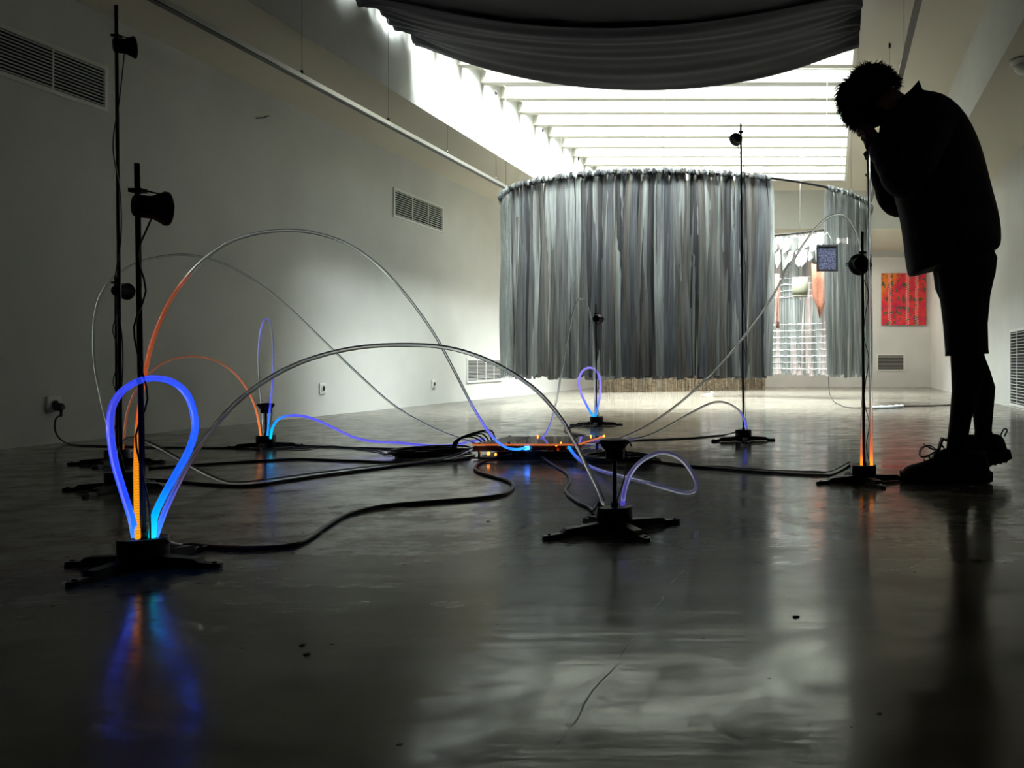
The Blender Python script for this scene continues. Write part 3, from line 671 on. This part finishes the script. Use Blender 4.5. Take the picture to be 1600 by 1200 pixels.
guide('tall tube arching from near stand to control box, orange at its foot', path([(215, 840, 1.75), (213.5, 780), (213, 720), (215, 670), (221, 615), (229, 570), (241, 524), (262, 476), (288, 438), (318, 406), (355, 380), (400, 365), (452, 360), (500, 366), (548, 384), (595, 418), (640, 468), (680, 525), (710, 580), (738, 634), (765, 677), (787, 697), (805, 702), (822, 700, 3.72)]), .0052,
      [(0, YEL, .95), (.10, (1.2, .36, .01), .9), (.16, (.9, .13, .005), .8), (.24, (.30, .05, .01), .6), (.36, (.16, .03, .01), .55), (.375, (.10, .02, .008), .4), (.385, K, 0), (.86, K, 0), (.93, (.05, .05, .6), .3), (.975, (.02, .22, 1.2), .7), (1, (.05, .6, 1.5), 1)], striate=cell)
guide('long clear tube arching low from near stand to the low stand', path([(243, 840, 1.79), (256, 803), (275, 762), (299, 717), (330, 673), (365, 633), (405, 601), (450, 575), (500, 556), (560, 543), (625, 539), (690, 542), (745, 556), (795, 580), (840, 612), (875, 652), (900, 694), (920, 735), (935, 765), (944, 790, 2.155)]), .0052,
      [(0, (.03, .25, 1.1), .6), (.04, (.02, .06, .5), .25), (.09, (.01, .01, .06), 0), (.14, K, 0), (1, K, 0)])
guide('thin clear tube arching high along the left wall to the control box', path([(182, 722, 3.6), (172, 680), (158, 625), (148, 570), (146, 520), (150, 482), (163, 450), (187, 426), (225, 407), (280, 398), (332, 406), (390, 433), (445, 475), (500, 527), (555, 580), (615, 633), (675, 668), (733, 690), (748, 695, 3.9)]), .0046, [(0, K, 0), (1, K, 0)])
guide('reddish thin tube arching from the tall stand to the low wall-side stand', path([(192, 705, 3.6), (194, 680), (200, 640), (215, 605), (235, 582), (262, 564), (300, 557), (335, 563), (366, 583), (388, 612), (401, 645), (408, 685, 4.29)]), .0044,
      [(0, (.10, .02, .005), .3), (.3, (.06, .012, .003), .2), (.6, (.10, .025, .01), .3), (.85, (.35, .08, .02), .5), (1, (.9, .22, .04), .8)])
guide('narrow clear upright loop on the low wall-side stand', path([(412, 684, 4.3), (410, 645), (405, 595), (404, 550), (408, 513), (416, 498), (423, 508), (426.5, 545), (426, 595), (421, 645), (417.5, 684, 4.28)]), .0042,
      [(0, (.02, .01, .03), .1), (.3, K, 0), (.47, (.05, .04, .3), .3), (.55, K, .1), (.7, (.02, .02, .15), .2), (.88, (.04, .05, .6), .5), (1, (.0, .4, 1.1), .9)])
guide('blue wavy tube lying from low wall-side stand to control box', path([(422.5, 685, 4.28), (426, 668), (437, 654), (457, 649), (485, 653), (520, 668), (552, 683), (585, 690), (625, 692), (665, 696), (705, 696), (735, 690), (757, 686, 4.0)]), .0062,
      [(0, (.0, .8, 1.1), 1), (.06, (0, .35, 1.1), .9), (.15, (.06, .07, .75), .6), (.4, (.055, .045, .5), .5), (.75, (.05, .045, .5), .45), (1, (.05, .05, .4), .4)])
guide('pale clear tube snaking over the floor to the control box', [at(186, 722, 3.0), at(185, 703, 2.98), at(193, 689, 2.97), at(208, 684, 2.96), at(228, 690, 2.95), at(255, 703, 2.95), at(288, 722, 2.95), at(325, 742, 2.97), gr(362, 755, .006), gr(400, 753, .006), gr(500, 739.5, .006), gr(600, 728, .006), gr(665, 722, .006), at(710, 712, 3.72), at(745, 698, 3.78)], .0062, [(0, K, 0), (1, K, 0)])
guide('clear tube curling out from low stand, blue at the box end', path([(973, 788, 2.165), (976, 765), (986, 739), (1003, 720), (1025, 709), (1043, 708), (1063, 717), (1079, 735), (1088, 755), (1085, 767), (1070, 770), (1045, 764), (1010, 754, 2.62), (975, 745), (935, 734), (910, 722), (897, 710), (889, 699, 3.72)]), .0062,
      [(0, (.022, .016, .14), .2), (.08, (.008, .006, .03), .05), (.5, (.006, .005, .022), .0), (.85, (.02, .02, .15), .2), (.95, (.02, .15, .9), .7), (1, (.0, .45, 1.3), 1)])
guide('small violet loop on the distant stand before curtain', path([(928, 653, 5.8), (918, 636), (907, 612), (904.5, 594), (910, 580), (921, 574.5), (932, 580), (938, 597), (937, 620), (933, 640), (930, 653, 5.79)]), .0075,
      [(0, (.0, .55, 1.2), .9), (.10, (.05, .15, .9), .7), (.25, (.16, .12, .6), .5), (.5, (.14, .11, .55), .5), (.8, (.14, .12, .6), .5), (.92, (.05, .2, .9), .7), (1, (0, .5, 1.2), .9)])
guide('thin clear tube rising from control box over the distant stand', path([(838, 690, 4.0), (850, 681), (860, 662), (868, 632), (876, 590), (885, 540), (895, 490), (904, 468), (913, 470), (921, 488), (926, 525), (928, 580), (930, 655, 5.8)]), .0052,
      [(0, (.06, .06, .5), .5), (.08, (.03, .03, .15), .2), (.15, K, 0), (1, K, 0)])
guide('clear tube arching from control box high over to the stand by person', path([(900, 693, 3.85), (930, 692), (965, 686), (1010, 666), (1060, 631), (1110, 586), (1155, 535), (1198, 477), (1232, 420), (1262, 372), (1288, 344), (1311, 335), (1328, 346), (1340, 372), (1347, 405), (1351, 450), (1351, 560), (1347, 650), (1346, 727, 3.04)]), .0050,
      [(0, K, 0), (.85, K, 0), (.95, (.05, .008, .0), .1), (.985, (.35, .06, .004), .3), (1, (1.4, .40, .02), .9)])
guide('clear tube sagging from tall thin stand back to control box', path([(1166.5, 669, 4.65), (1163, 656), (1156, 643), (1143, 633), (1126, 628), (1108, 631), (1080, 645), (1045, 665), (1012, 681), (975, 688), (935, 689), (905, 694, 4.05)]), .0058,
      [(0, (.05, .08, .9), .8), (.05, (.06, .05, .5), .4), (.12, K, 0), (.7, K, 0), (.9, (.04, .03, .15), .15), (1, (.05, .04, .2), .2)])
guide('straight upright clear tube beside the person, orange at its foot', [at(1361.5, 727, 3.04), at(1361, 640, 3.04), at(1360, 520, 3.05), at(1359, 400, 3.05), at(1358, 300, 3.06), at(1357, 236, 3.06)], .0062,
      [(0, (1.4, .40, .02), .8), (.035, (.5, .085, .005), .3), (.10, (.13, .018, .0), .15), (.2, (.02, .003, 0), .05), (.3, K, 0), (1, K, 0)])

# ------------------------------------------------------------------ control box
bx0, bx1, by0, by1 = -1.555, -1.10, 3.74, 4.14
e = empty('control_box', ((bx0+bx1)/2, (by0+by1)/2, 0)); tag(e, 'flat acrylic control box with orange lights where all tubes meet', 'control box')
MB().box2((bx0, by0, .004), (bx1, by1, .010)).build('base_plate', M_BLACK, e)
MB().box2((bx0, by0, .036), (bx1, by1, .040)).build('middle_plate', M_ACRYLC, e)
MB().box2((bx0, by0, .064), (bx1, by1, .068)).build('top_plate', M_TINT, e)
MB().box2((bx0+.012, by0+.03, .0682), (bx0+.125, by1-.03, .0692)).build('reflection_sheet', M_WHITE, e)  # white sheet standing in for a bright reflection on the top plate
MB().box2((bx0+.24, by0-.001, .012), (bx1-.02, by0+.002, .036)).build('front_panel', mat('smoked_acrylic', (.03, .02, .018), .1), e)
MB().box2((bx0+.002, by0-.001, .041), (bx1-.002, by0+.001, .060)).build('front_panel', mat('dark_orange_acrylic', (.30, .06, .015), .06, trans=.5), e)
MB().box2((bx0-.002, by0-.004, .0625), (bx1+.002, by0, .0695)).build('edge_strip', M_ACRYL, e)
MB().box2((bx1, by0, .0625), (bx1+.003, by1, .0695)).build('edge_strip', M_ACRYL, e)
for x in (bx0+.02, bx0+.15, bx1-.12, bx1-.02):
    for y in (by0+.02, by1-.02):
        MB().cyl((x, y, .004), (x, y, .064), .006, n=8).build('standoff', M_STEEL, e)
        MB().lathe((x, y, .068), (0, 0, 1), [(.007, 0), (.007, .004), (.003, .006)], 8).build('screw', M_BLACK, e)
for (x, y, sx, sy) in ((-1.47, 3.84, .10, .12), (-1.36, 3.93, .07, .10), (-1.22, 3.85, .12, .10), (-1.19, 4.02, .10, .11), (-1.42, 4.04, .14, .10)):
    bd = MB().box2((x-sx/2, y-sy/2, .040), (x+sx/2, y+sy/2, .043)).build('circuit_board', mat('circuit_green', (.02, .05, .035), .4), e)
    for q in range(4):
        MB().box((x+random.uniform(-.4, .4)*sx, y+random.uniform(-.4, .4)*sy, .049), (.018, .014, .012)).build('chip', M_BLACK, bd)
MB().box2((bx0+.10, by0+.012, .010), (bx0+.20, by0+.08, .034)).build('power_supply', M_BLACK, e)
MB().box2((bx1-.17, by0+.01, .010), (bx1-.05, by0+.10, .034)).build('power_supply', mat('grey_metal_case', (.2, .2, .2), .4, .5), e)
MB().box2((bx0+.22, by0+.02, .010), (bx1-.20, by1-.05, .032)).build('amplifier', M_BLACK, e)
for (x, y, z, r) in ((-1.492, 3.752, .026, .007), (-1.462, 3.755, .022, .005), (-1.44, 3.80, .050, .004), (-1.196, 3.748, .060, .004), (-1.18, 3.76, .072, .0035), (-1.40, 4.11, .072, .004), (-1.15, 4.12, .072, .004), (-1.09, 4.13, .070, .005), (-1.15, 3.752, .050, .004), (-1.19, 3.752, .046, .005)):
    MB().lathe((x, y, z-r), (0, 0, 1), [(r*.6, 0), (r, r*.6), (r, r*1.3), (r*.5, r*2)], 10).build('indicator_light', M_LED_O, e)
for (px_, py_) in ((822, 700), (889, 699)):
    p = at(px_, py_, 3.725); MB().cyl(p+Vector((-.004, -.004, 0)), p+Vector((.010, .008, 0)), .0085, n=12).build('tube_socket', M_LED_B if px_ < 850 else M_ACRYLC, e)
for k in range(5):
    a = at(742+3*k, 700, 3.85); MB().tube(spline([a+Vector((.04, .05, 0)), a+Vector((-.02+.01*k, .03, .045+.008*k)), a+Vector((-.07-.012*k, .0, .035)), a+Vector((-.085-.01*k, -.02, -.04))]), .0035, 6).build('jumper_cable', M_RUBBER, e)

# ------------------------------------------------------------------ cables
def cable(label, pts, r=.0042, name='power_cable'):
    P = spline(pts, .03); P = [Vector((p.x, p.y, max(p.z, r))) for p in P]
    o = MB().tube(P, r, 8).build(name, M_RUBBER); tag(o, label, 'cable', 'black cables'); return o
def g_(pts, r=.0042): return [gr(x, y, r) for x, y in pts]
cable('thick black cable winding across floor from near stand to control box', [at(258, 850, 1.78)+Vector((0, 0, .004))]+g_([(285, 853), (340, 856), (400, 857), (445, 854), (480, 843), (510, 822), (545, 803), (600, 791), (680, 784), (745, 779), (785, 773), (801, 763), (797, 753), (775, 746), (750, 739), (742, 730), (758, 721)])+[at(800, 709, 3.72)], .0052)
cable('black cable bending from low stand behind to control box', [at(936, 787, 2.165)]+g_([(925, 797), (905, 786), (888, 773), (884, 764), (890, 752), (886, 740), (868, 729)])+[at(846, 713, 3.73)], .0045)
ys = Vector((XL+.05, yS, H0+(CY-636)*yS/F))
pe = empty('wall_plug', (XL+.016, yS, ys.z)); tag(pe, 'black round plug pushed in the wall socket', 'plug')
MB().lathe((XL+.017, yS, ys.z), (1, 0, 0), [(.018, 0), (.021, .004), (.020, .03), (.011, .04)], 16).build('plug_body', M_BLACK, pe)
MB().cyl((XL+.045, yS, ys.z-.012), (XL+.045, yS, ys.z-.05), .007, .005, 8).build('strain_relief', M_BLACK, pe)
yy = lambda x: 4.02*F/(CX-x)
cable('black cable hanging from the wall plug then running to low stand', [Vector((XL+.045, yS, ys.z-.04)), at(87, 655, yy(87)), at(86, 672, yy(87)), at(93, 685, yy(95)), gr(107, 693.5, .004), gr(130, 696, .004), gr(190, 697.5, .004), gr(260, 699, .004), gr(330, 700, .004), gr(380, 700, .004), gr(404, 702, .004)], .004)
cable('black cable on floor from the low wall-side stand to control box', [gr(430, 697, .004), gr(448, 693, .004), gr(480, 696.5, .004), gr(540, 699, .004), gr(620, 701, .004), gr(700, 701.5, .004), gr(745, 702, .004)], .0045)
cable('second looser black cable beside the low wall-side stand', [gr(428, 700, .004), gr(470, 701, .004), gr(510, 697, .004), gr(535, 698, .004), gr(590, 705, .004), gr(605, 710, .004), gr(640, 708, .004), gr(735, 706, .004)], .003)
cable('black cable running straight from tallest stand to control box', [gr(232, 732, .004), gr(270, 729, .004), gr(330, 725, .004), gr(400, 720.5, .004), gr(470, 717.5, .004), gr(540, 719.5, .004), gr(610, 722, .004), gr(680, 721, .004), gr(735, 716, .004)], .0045)
cable('black cable lying beneath the pale snaking tube', [gr(228, 749, .004), gr(275, 752, .004), gr(330, 757, .004), gr(390, 759, .004), gr(460, 749, .004), gr(540, 738, .004), gr(630, 727, .004), gr(700, 719, .004), gr(742, 712, .004)], .0045)
cable('black cable from the tall thin stand to control box', [at(1150, 675, 4.62), gr(1130, 680, .004), gr(1090, 683.5, .004), gr(1030, 686.5, .004), gr(970, 688, .004), gr(915, 694, .004)], .004)
cable('black cable from the stand by person to coiled cable', [at(1329, 727, 3.03), at(1318, 734, 3.05), gr(1295, 743, .004), gr(1250, 742, .004), gr(1180, 737, .004), gr(1100, 730, .004), gr(1040, 723, .004), gr(1000, 716, .004)], .0048)
cable('thin loose black cable above the cable from stand by person', [at(1328, 722, 3.04), gr(1290, 738, .003), gr(1240, 736, .003), gr(1190, 734, .003), gr(1130, 729, .003), gr(1075, 727, .003), gr(1010, 719, .003), gr(960, 708, .003), gr(912, 699, .003)], .0026)
cable('short black cable curling behind control box from distant stand', [at(921, 659, 5.78), gr(906, 665, .004), gr(888, 668, .004), gr(882, 672, .004), gr(893, 677, .004), gr(915, 681, .004), gr(905, 686, .004), gr(890, 691, .004)], .005)
def coil(label, px, py, rx, n, r):
    c = gr(px, py, .004); P = []
    for k in range(n*24):
        t = k/24*2*PI; rr = rx*(1-.10*math.sin(t*.37)-.06*math.sin(t*.81+1)); P.append(c+Vector((rr*math.cos(t), rr*.75*math.sin(t), .002+.004*(k/24)+.003*math.sin(t*1.3))))
    o = MB().tube(P, r, 6).build('coiled_cable', M_RUBBER); tag(o, label, 'cable', 'coiled cables')
coil('round coil of black cable on floor behind the low front stand', 967, 721, .15, 7, .0042)
coil('flat coil of black cable at the left of control box', 672, 712, .155, 8, .004)
# white power strip lead under the ring
cable('thin grey lead dropping from ring curtain onto the far floor', [at(1295, 575, 8.2), at(1295, 600, 8.3), at(1297, 617, 8.4), gr(1306, 630, .004), gr(1325, 636.5, .004), gr(1362, 637, .004)], .004)
e = empty('power_strip', gr(1392, 636)); tag(e, 'clear plastic wrapped lead joint lying on the far floor', 'power strip')
P = [gr(x, y, .014) for x, y in ((1360, 637.5), (1372, 636.5), (1390, 636), (1410, 634.5))]
MB().tube(spline(P, .03), lambda t: .010+.008*abs(math.sin(t*14)), 7).build('wrapping', mat('clear_wrap', (.75, .8, .88), .15, 0, .6), e)
P = [gr(x, y, .006) for x, y in ((1410, 634.5), (1430, 634), (1450, 634), (1485, 632.5), (1540, 630.5))]
MB().tube(spline(P, .03), .006, 6).build('lead', M_RUBBER, e)

# ------------------------------------------------------------------ person
PD = 3.13; s_ = PD/F
def pp(x, y, off=0.0): 
    q = at(x, y, PD); q.y = PD+off; return q
M_SKIN = mat('skin', (.28, .16, .11), .55)
M_HAIR = mat('black_hair', (.010, .009, .009), .5)
M_JACKET = mat('dark_jacket', (.030, .022, .026), .8)
M_SHORTS = mat('black_shorts', (.010, .010, .012), .85)
M_LEGGING = mat('black_legging', (.010, .010, .011), .85)
M_SHOE = mat('dark_shoe', (.022, .021, .023), .7)
M_SOLE = mat('dark_rubber_sole', (.02, .02, .02), .8)
def skin_obj(name, V, E, Rd, root, m, sub=2, parent=None):
    me = bpy.data.meshes.new(name); me.from_pydata([tuple(v) for v in V], E, []); o = bpy.data.objects.new(name, me); COL.objects.link(o)
    o.modifiers.new('skin', 'SKIN'); sv = me.skin_vertices[0].data
    for i, r in enumerate(Rd): sv[i].radius = (r, r) if not isinstance(r, tuple) else r
    sv[root].use_root = True
    o.modifiers['skin'].use_smooth_shade = True; o.modifiers['skin'].branch_smoothing = 0.4
    ss = o.modifiers.new('sub', 'SUBSURF'); ss.levels = sub; ss.render_levels = sub
    dg = bpy.context.evaluated_depsgraph_get(); dg.update()
    m2 = bpy.data.meshes.new_from_object(o.evaluated_get(dg)); bpy.data.objects.remove(o)
    m2.materials.clear(); m2.materials.append(m); m2.name = name
    o2 = bpy.data.objects.new(name, m2); COL.objects.link(o2)
    if parent: o2.parent = parent; o2.matrix_parent_inverse = parent.matrix_world.inverted()
    return o2
V = []; E = []; Rd = []
def vx(p, r, link=None):
    V.append(Vector(p)); Rd.append(r)
    if link is not None: E.append((link, len(V)-1))
    return len(V)-1
pel = vx(pp(1512, 408), .10)
sp1 = vx(pp(1502, 340), .095, pel); sp2 = vx(pp(1480, 265), .11, sp1); sp3 = vx(pp(1450, 205), .10, sp2)
nk = vx(pp(1424, 178), .052, sp3); nk2 = vx(pp(1408, 166), .050, nk)
# head: skull and face, looking down to the left
hc = pp(1369, 156)
fwd = Vector((-.74, 0, -.67)); upv = Vector((-.67, 0, .74))
hb = vx(hc-fwd*.025-upv*.03, .070, nk2)
h1 = vx(hc+fwd*.005+upv*.03, .088, hb)
h2 = vx(hc+fwd*.03+upv*.045, .078, h1)
fc = vx(hc+fwd*.055-upv*.035, .058, hb)
chin = vx(hc+fwd*.075-upv*.085, .034, fc)
nose = vx(hc+fwd*.108-upv*.012, .013, fc); vx(hc+fwd*.118-upv*.028, .011, nose)
for s in (-1, 1):
    ear = vx(hc-fwd*.012-upv*.012+Vector((0, s*.075, 0)), .020, hb); vx(hc-fwd*.022+upv*.012+Vector((0, s*.086, 0)), .014, ear)
# arms: upper arm down and forward, forearm raised, hands together under the chin
for s in (-1, 1):
    sh = vx(pp(1452, 208, s*.165), .062, sp3)
    el = vx(pp(1404, 305, s*.175), .043, sh)
    fa = vx(pp(1384, 262, s*.115), .040, el)
    wr = vx(pp(1366, 226, s*.055), .027, fa)
    pm = vx(pp(1358, 212, s*.040), (.026, .020), wr)
    for k, (dx, dy, ln) in enumerate(((-5, -8, 1.0), (-8, -4, 1.1), (-8, 1, 1.05), (-6, 6, .85))):
        a1 = vx(pp(1358+dx, 206+dy*1.1, s*.034), .0095, pm)
        a2 = vx(pp(1358+dx*2.0*ln, 206+dy*1.5, s*.018), .0085, a1)
        vx(pp(1358+dx*2.1*ln+5, 210+dy*1.4, s*.006), .0075, a2)
    t1 = vx(pp(1362, 200, s*.022), .010, pm); vx(pp(1357, 194, s*.008), .0085, t1)
# legs
hipn = vx(pp(1510, 425, -.085), .085, pel); kn = vx(pp(1501, 552, -.085), .056, hipn); cn = vx(pp(1503, 605, -.085), .048, kn); an = vx(pp(1490, 688, -.085), .030, cn)
hn = vx(pp(1500, 722, -.085), .032, an); vx(pp(1450, 733, -.088), .030, hn)
hipf = vx(pp(1514, 425, .085), .085, pel); kf = vx(pp(1520, 550, .085), .056, hipf); cf = vx(pp(1541, 608, .085), .046, kf); af = vx(pp(1544, 680, .085), .029, cf)
hf = vx(pp(1552, 702, .085), .032, af); vx(pp(1500, 724, .085), .028, hf)
person = skin_obj('person', V, E, Rd, pel, M_SKIN)
tag(person, 'person in dark jacket and shorts bending forward, hands at chin', 'person')
def kid(o): o.parent = person; o.matrix_parent_inverse = person.matrix_world.inverted(); return o
def loft(name, secs, m, n=28, cap=True, sup=2.3):
    """secs: (front point, back point, half width across, y offset)"""
    R = []
    for a, b, wd, off in secs:
        c = (a+b)/2; ux = (a-b)/2; r = []
        for k in range(n):
            t = 2*PI*k/n; ct, st_ = math.cos(t), math.sin(t)
            cc = math.copysign(abs(ct)**(2/sup), ct); ss = math.copysign(abs(st_)**(2/sup), st_)
            r.append(c+ux*cc+Vector((0, off+wd*ss, 0)))
        R.append(r)
    o = MB().rings(R, cap).build(name, m); return kid(o)
def subdiv(o, l=1):
    s = o.modifiers.new('sub', 'SUBSURF'); s.levels = l; s.render_levels = l; return o
jac = loft('jacket', [(pp(1432, 428), pp(1548, 392), .12, 0), (pp(1419, 434), pp(1562, 389), .165, 0), (pp(1416, 420), pp(1565, 378), .172, 0), (pp(1410, 375), pp(1561, 345), .172, 0), (pp(1404, 330), pp(1552, 308), .170, 0), (pp(1393, 292), pp(1543, 272), .178, 0), (pp(1386, 255), pp(1532, 236), .195, 0), (pp(1376, 228), pp(1520, 203), .205, 0), (pp(1371, 206), pp(1500, 174), .195, 0), (pp(1376, 192), pp(1473, 153), .150, 0), (pp(1384, 182), pp(1452, 147), .095, 0), (pp(1396, 172), pp(1440, 143), .078, 0), (pp(1390, 170), pp(1434, 137), .080, 0), (pp(1394, 174), pp(1430, 144), .066, 0)], M_JACKET)
subdiv(jac)
rnd = random.Random(11)
for v in jac.data.vertices:      # creases of the cloth
    v.co.y += .006*math.sin(v.co.z*38+v.co.x*21); v.co.x += .004*math.sin(v.co.z*45+v.co.y*30)
for s in (-1, 1):
    sl = MB(); P = spline([pp(1458, 205, s*.13), pp(1447, 225, s*.185), pp(1425, 270, s*.195), pp(1406, 303, s*.178), pp(1394, 283, s*.145), pp(1380, 254, s*.105), pp(1370, 234, s*.065)], .02)
    sl.tube(P, lambda t: (.074-.016*t+.004*math.sin(t*40)) if t < .5 else .066-.030*(t-.5)*2*.75+.004*math.sin(t*50), 18)
    subdiv(kid(sl.build('sleeve', M_JACKET)))
    MB_c = MB().lathe(pp(1371, 236, s*.069), pp(1362, 218, s*.045)-pp(1371, 236, s*.069), [(.038, 0), (.044, .004), (.043, .024), (.034, .026)], 18)
    kid(MB_c.build('cuff', M_JACKET))
# lapel collar, pocket flap
kid(MB().rings([[pp(1432, 137, -.085), pp(1398, 176, -.078), pp(1402, 200, -.10), pp(1440, 168, -.13)], [pp(1433, 140, -.075), pp(1400, 178, -.066), pp(1404, 202, -.09), pp(1441, 170, -.12)]], True, False).build('collar', M_JACKET))
bevel(kid(MB().box(pp(1452, 385, -.178), (.13, .012, .05), Matrix.Rotation(R_(14), 3, 'Y')).build('pocket_flap', M_JACKET)), .004)
sh_ = loft('shorts', [(pp(1460, 395), pp(1548, 385), .13, 0), (pp(1459, 425), pp(1556, 405), .162, 0), (pp(1462, 450), pp(1553, 430), .160, 0), (pp(1470, 468), pp(1545, 455), .140, 0)], M_SHORTS)
for s, q in ((-1, [(1459, 430, 1549, 425), (1464, 470, 1540, 465), (1469, 510, 1536, 508), (1472, 548, 1537, 545), (1472, 557, 1538, 553), (1480, 555, 1530, 552)]), (1, [(1466, 430, 1556, 420), (1474, 470, 1546, 462), (1482, 510, 1541, 503), (1488, 545, 1543, 540), (1488, 554, 1545, 549), (1495, 552, 1538, 547)])):
    loft('shorts_leg', [(pp(a, b), pp(c, d), wd, s*.085) for (a, b, c, d), wd in zip(q, (.085, .085, .08, .076, .076, .06))], M_SHORTS, 22)
for s, q in ((-1, [(1479, 545, 1527, 545), (1481, 580, 1533, 580), (1482, 610, 1526, 610), (1479, 650, 1512, 652), (1475, 685, 1505, 690), (1473, 705, 1514, 714)]), (1, [(1498, 545, 1540, 545), (1510, 580, 1553, 578), (1518, 610, 1562, 606), (1526, 650, 1558, 650), (1529, 678, 1556, 676), (1522, 708, 1568, 704)])):
    loft('legging', [(pp(a, b), pp(c, d), wd, s*.085) for (a, b, c, d), wd in zip(q, (.052, .054, .052, .044, .038, .042))], M_LEGGING, 20)
# hair: cap and loose tufts
hr = MB(); rnd = random.Random(21); n = 26
cc = hc+upv*.022-fwd*.004
def hp_(th, ph, k=1.0):
    return cc+(fwd*.100*math.cos(th)*math.sin(ph)+Vector((0, 1, 0))*.092*math.sin(th)*math.sin(ph)+upv*.100*math.cos(ph))*k
hr.rings([[hp_(2*PI*k/n, ph, 1+.035*math.sin(5*k+ph*9)) for k in range(n)] for ph in (.05, .35, .7, 1.05, 1.4, 1.65, 1.85)], True)
for k in range(2800):
    th = rnd.uniform(0, 2*PI); ph = math.acos(rnd.uniform(-.35, 1)); a = hp_(th, ph, .97)
    outw = (a-cc).normalized(); ln = rnd.uniform(.014, .034)+(.036 if outw.dot(fwd) > .35 else 0)
    dirv = (outw*.6+fwd*rnd.uniform(.2, .9)*max(.2, outw.dot(fwd)+.4)-upv*rnd.uniform(.0, .5)+Vector((rnd.uniform(-.35, .35), rnd.uniform(-.35, .35), rnd.uniform(-.35, .25)))).normalized()
    m1 = a+dirv*ln*.55; m2 = a+(dirv+Vector((0, 0, -.25))).normalized()*ln
    t_ = outw.orthogonal().normalized()*.0036; b2 = outw.cross(t_)
    hr.add([a+t_, a-t_*.5+b2*.9, a-t_*.5-b2*.9, m1+t_*.6, m1-t_*.3+b2*.5, m1-t_*.3-b2*.5, m2], [(0, 1, 4, 3), (1, 2, 5, 4), (2, 0, 3, 5), (3, 4, 6), (4, 5, 6), (5, 3, 6)])
kid(hr.build('hair', M_HAIR))
# face details
for s in (-1, 1):
    p = hc+fwd*.098-upv*.002+Vector((0, s*.030, 0))
    kid(MB().lathe(p, fwd, [(.004, -.006), (.010, 0), (.008, .005), (.001, .008)], 12).build('eye', mat('eye', (.05, .04, .035), .2)))
kid(MB().tube([hc+fwd*.098-upv*.058+Vector((0, y, 0)) for y in (-.02, -.008, .008, .02)], .004, 6).build('lips', mat('lip', (.25, .09, .08), .5)))
# shoes
def shoe(side, off, tf):
    """profile drawn flat along x (toe at 0), then placed by tf"""
    W = [(0.000, .012, .030, .020), (.010, .004, .052, .034), (.035, .0, .064, .043), (.075, .0, .070, .047), (.115, .0, .088, .046), (.150, .0, .118, .043), (.175, .0, .132, .041), (.215, .0, .118, .039), (.260, .0, .112, .038), (.295, .0, .104, .034), (.312, .006, .085, .024)]
    R = []; nn = 18
    for x, z0, z1, wd in W:
        r = []
        for k in range(nn):
            t = 2*PI*k/nn; c_, q_ = math.cos(t), math.sin(t)
            zz = z0+(z1-z0)*(.5+.5*q_); k_ = 1 if q_ < 0 else 1-.45*q_**2
            r.append(tf(Vector((x, wd*k_*math.copysign(abs(c_)**.7, c_), zz))))
        R.append(r)
    o = subdiv(kid(MB().rings(R).build('shoe', M_SHOE)))
    R = []
    for x, z0, z1, wd in W:
        wd2 = wd+.006; lo = max(z0, 0)+(.006 if .10 < x < .17 else 0); hi = .030+(.008 if x > .2 else 0)+max(0, .02-x)*.4
        R.append([tf(Vector((x-.004 if x < .01 else x+(.006 if x > .3 else 0), y, z))) for y, z in ((-wd2, lo), (wd2, lo), (wd2+.002, (lo+hi)/2), (wd2, hi), (-wd2, hi), (-wd2-.002, (lo+hi)/2))])
    so = MB().rings(R, True, False)
    for k in range(14):
        so.box(tf(Vector((.03+.02*k, 0, .002))), (.010, .085, .010))
    a = so.build('sole', M_SOLE); a.parent = o
    MB().rings([[tf(Vector((x, y, z))) for y in (-.022, .022)]+[tf(Vector((x+.006, y, z-.004))) for y in (.022, -.022)] for x, z in ((.108, .085), (.130, .118), (.140, .150), (.146, .158))], True, False).build('tongue', M_SHOE).parent = o
    lace = MB()
    for k in range(5):
        x = .085+.016*k; z = .076+.0125*k
        lace.tube([tf(Vector((x, -.030, z-.006))), tf(Vector((x-.004, 0, z+.004))), tf(Vector((x, .030, z-.006)))], .0025, 6)
    for q in (1, -1):
        lace.tube(spline([tf(Vector(v)) for v in ((.130, 0, .112), (.100, q*.010, .128), (.072, q*.016, .118), (.066, q*.02, .092), (.088, q*.012, .090), (.126, q*.004, .110))]), .0018, 6)
        lace.tube(spline([tf(Vector(v)) for v in ((.130, 0, .112), (.105, q*.03, .118), (.082, q*.042, .132))]), .0018, 6)
    lace.build('laces', M_BLACK).parent = o
    MB().tube(spline([tf(Vector(v)) for v in ((.300, 0, .095), (.318, 0, .116), (.328, 0, .108), (.312, 0, .088))]), .003, 6).build('heel_loop', M_SHOE).parent = o
    return o
t0 = gr(1405, 750)
shoe('near', 0, lambda v: Vector(((1405-CX)*s_+v.x, PD-.085+v.y, v.z)))
ang = R_(13)
def rear(v):
    x, z = v.x, v.z
    px_ = .035+(x-.05)*math.cos(ang)-z*math.sin(ang) if x > .05 else x-.015
    pz_ = z*math.cos(ang)+(x-.05)*math.sin(ang) if x > .05 else z
    return Vector(((1448-CX)*s_+px_+.03, PD+.10+v.y, max(0.0, pz_)))
shoe('far', 0, rear)
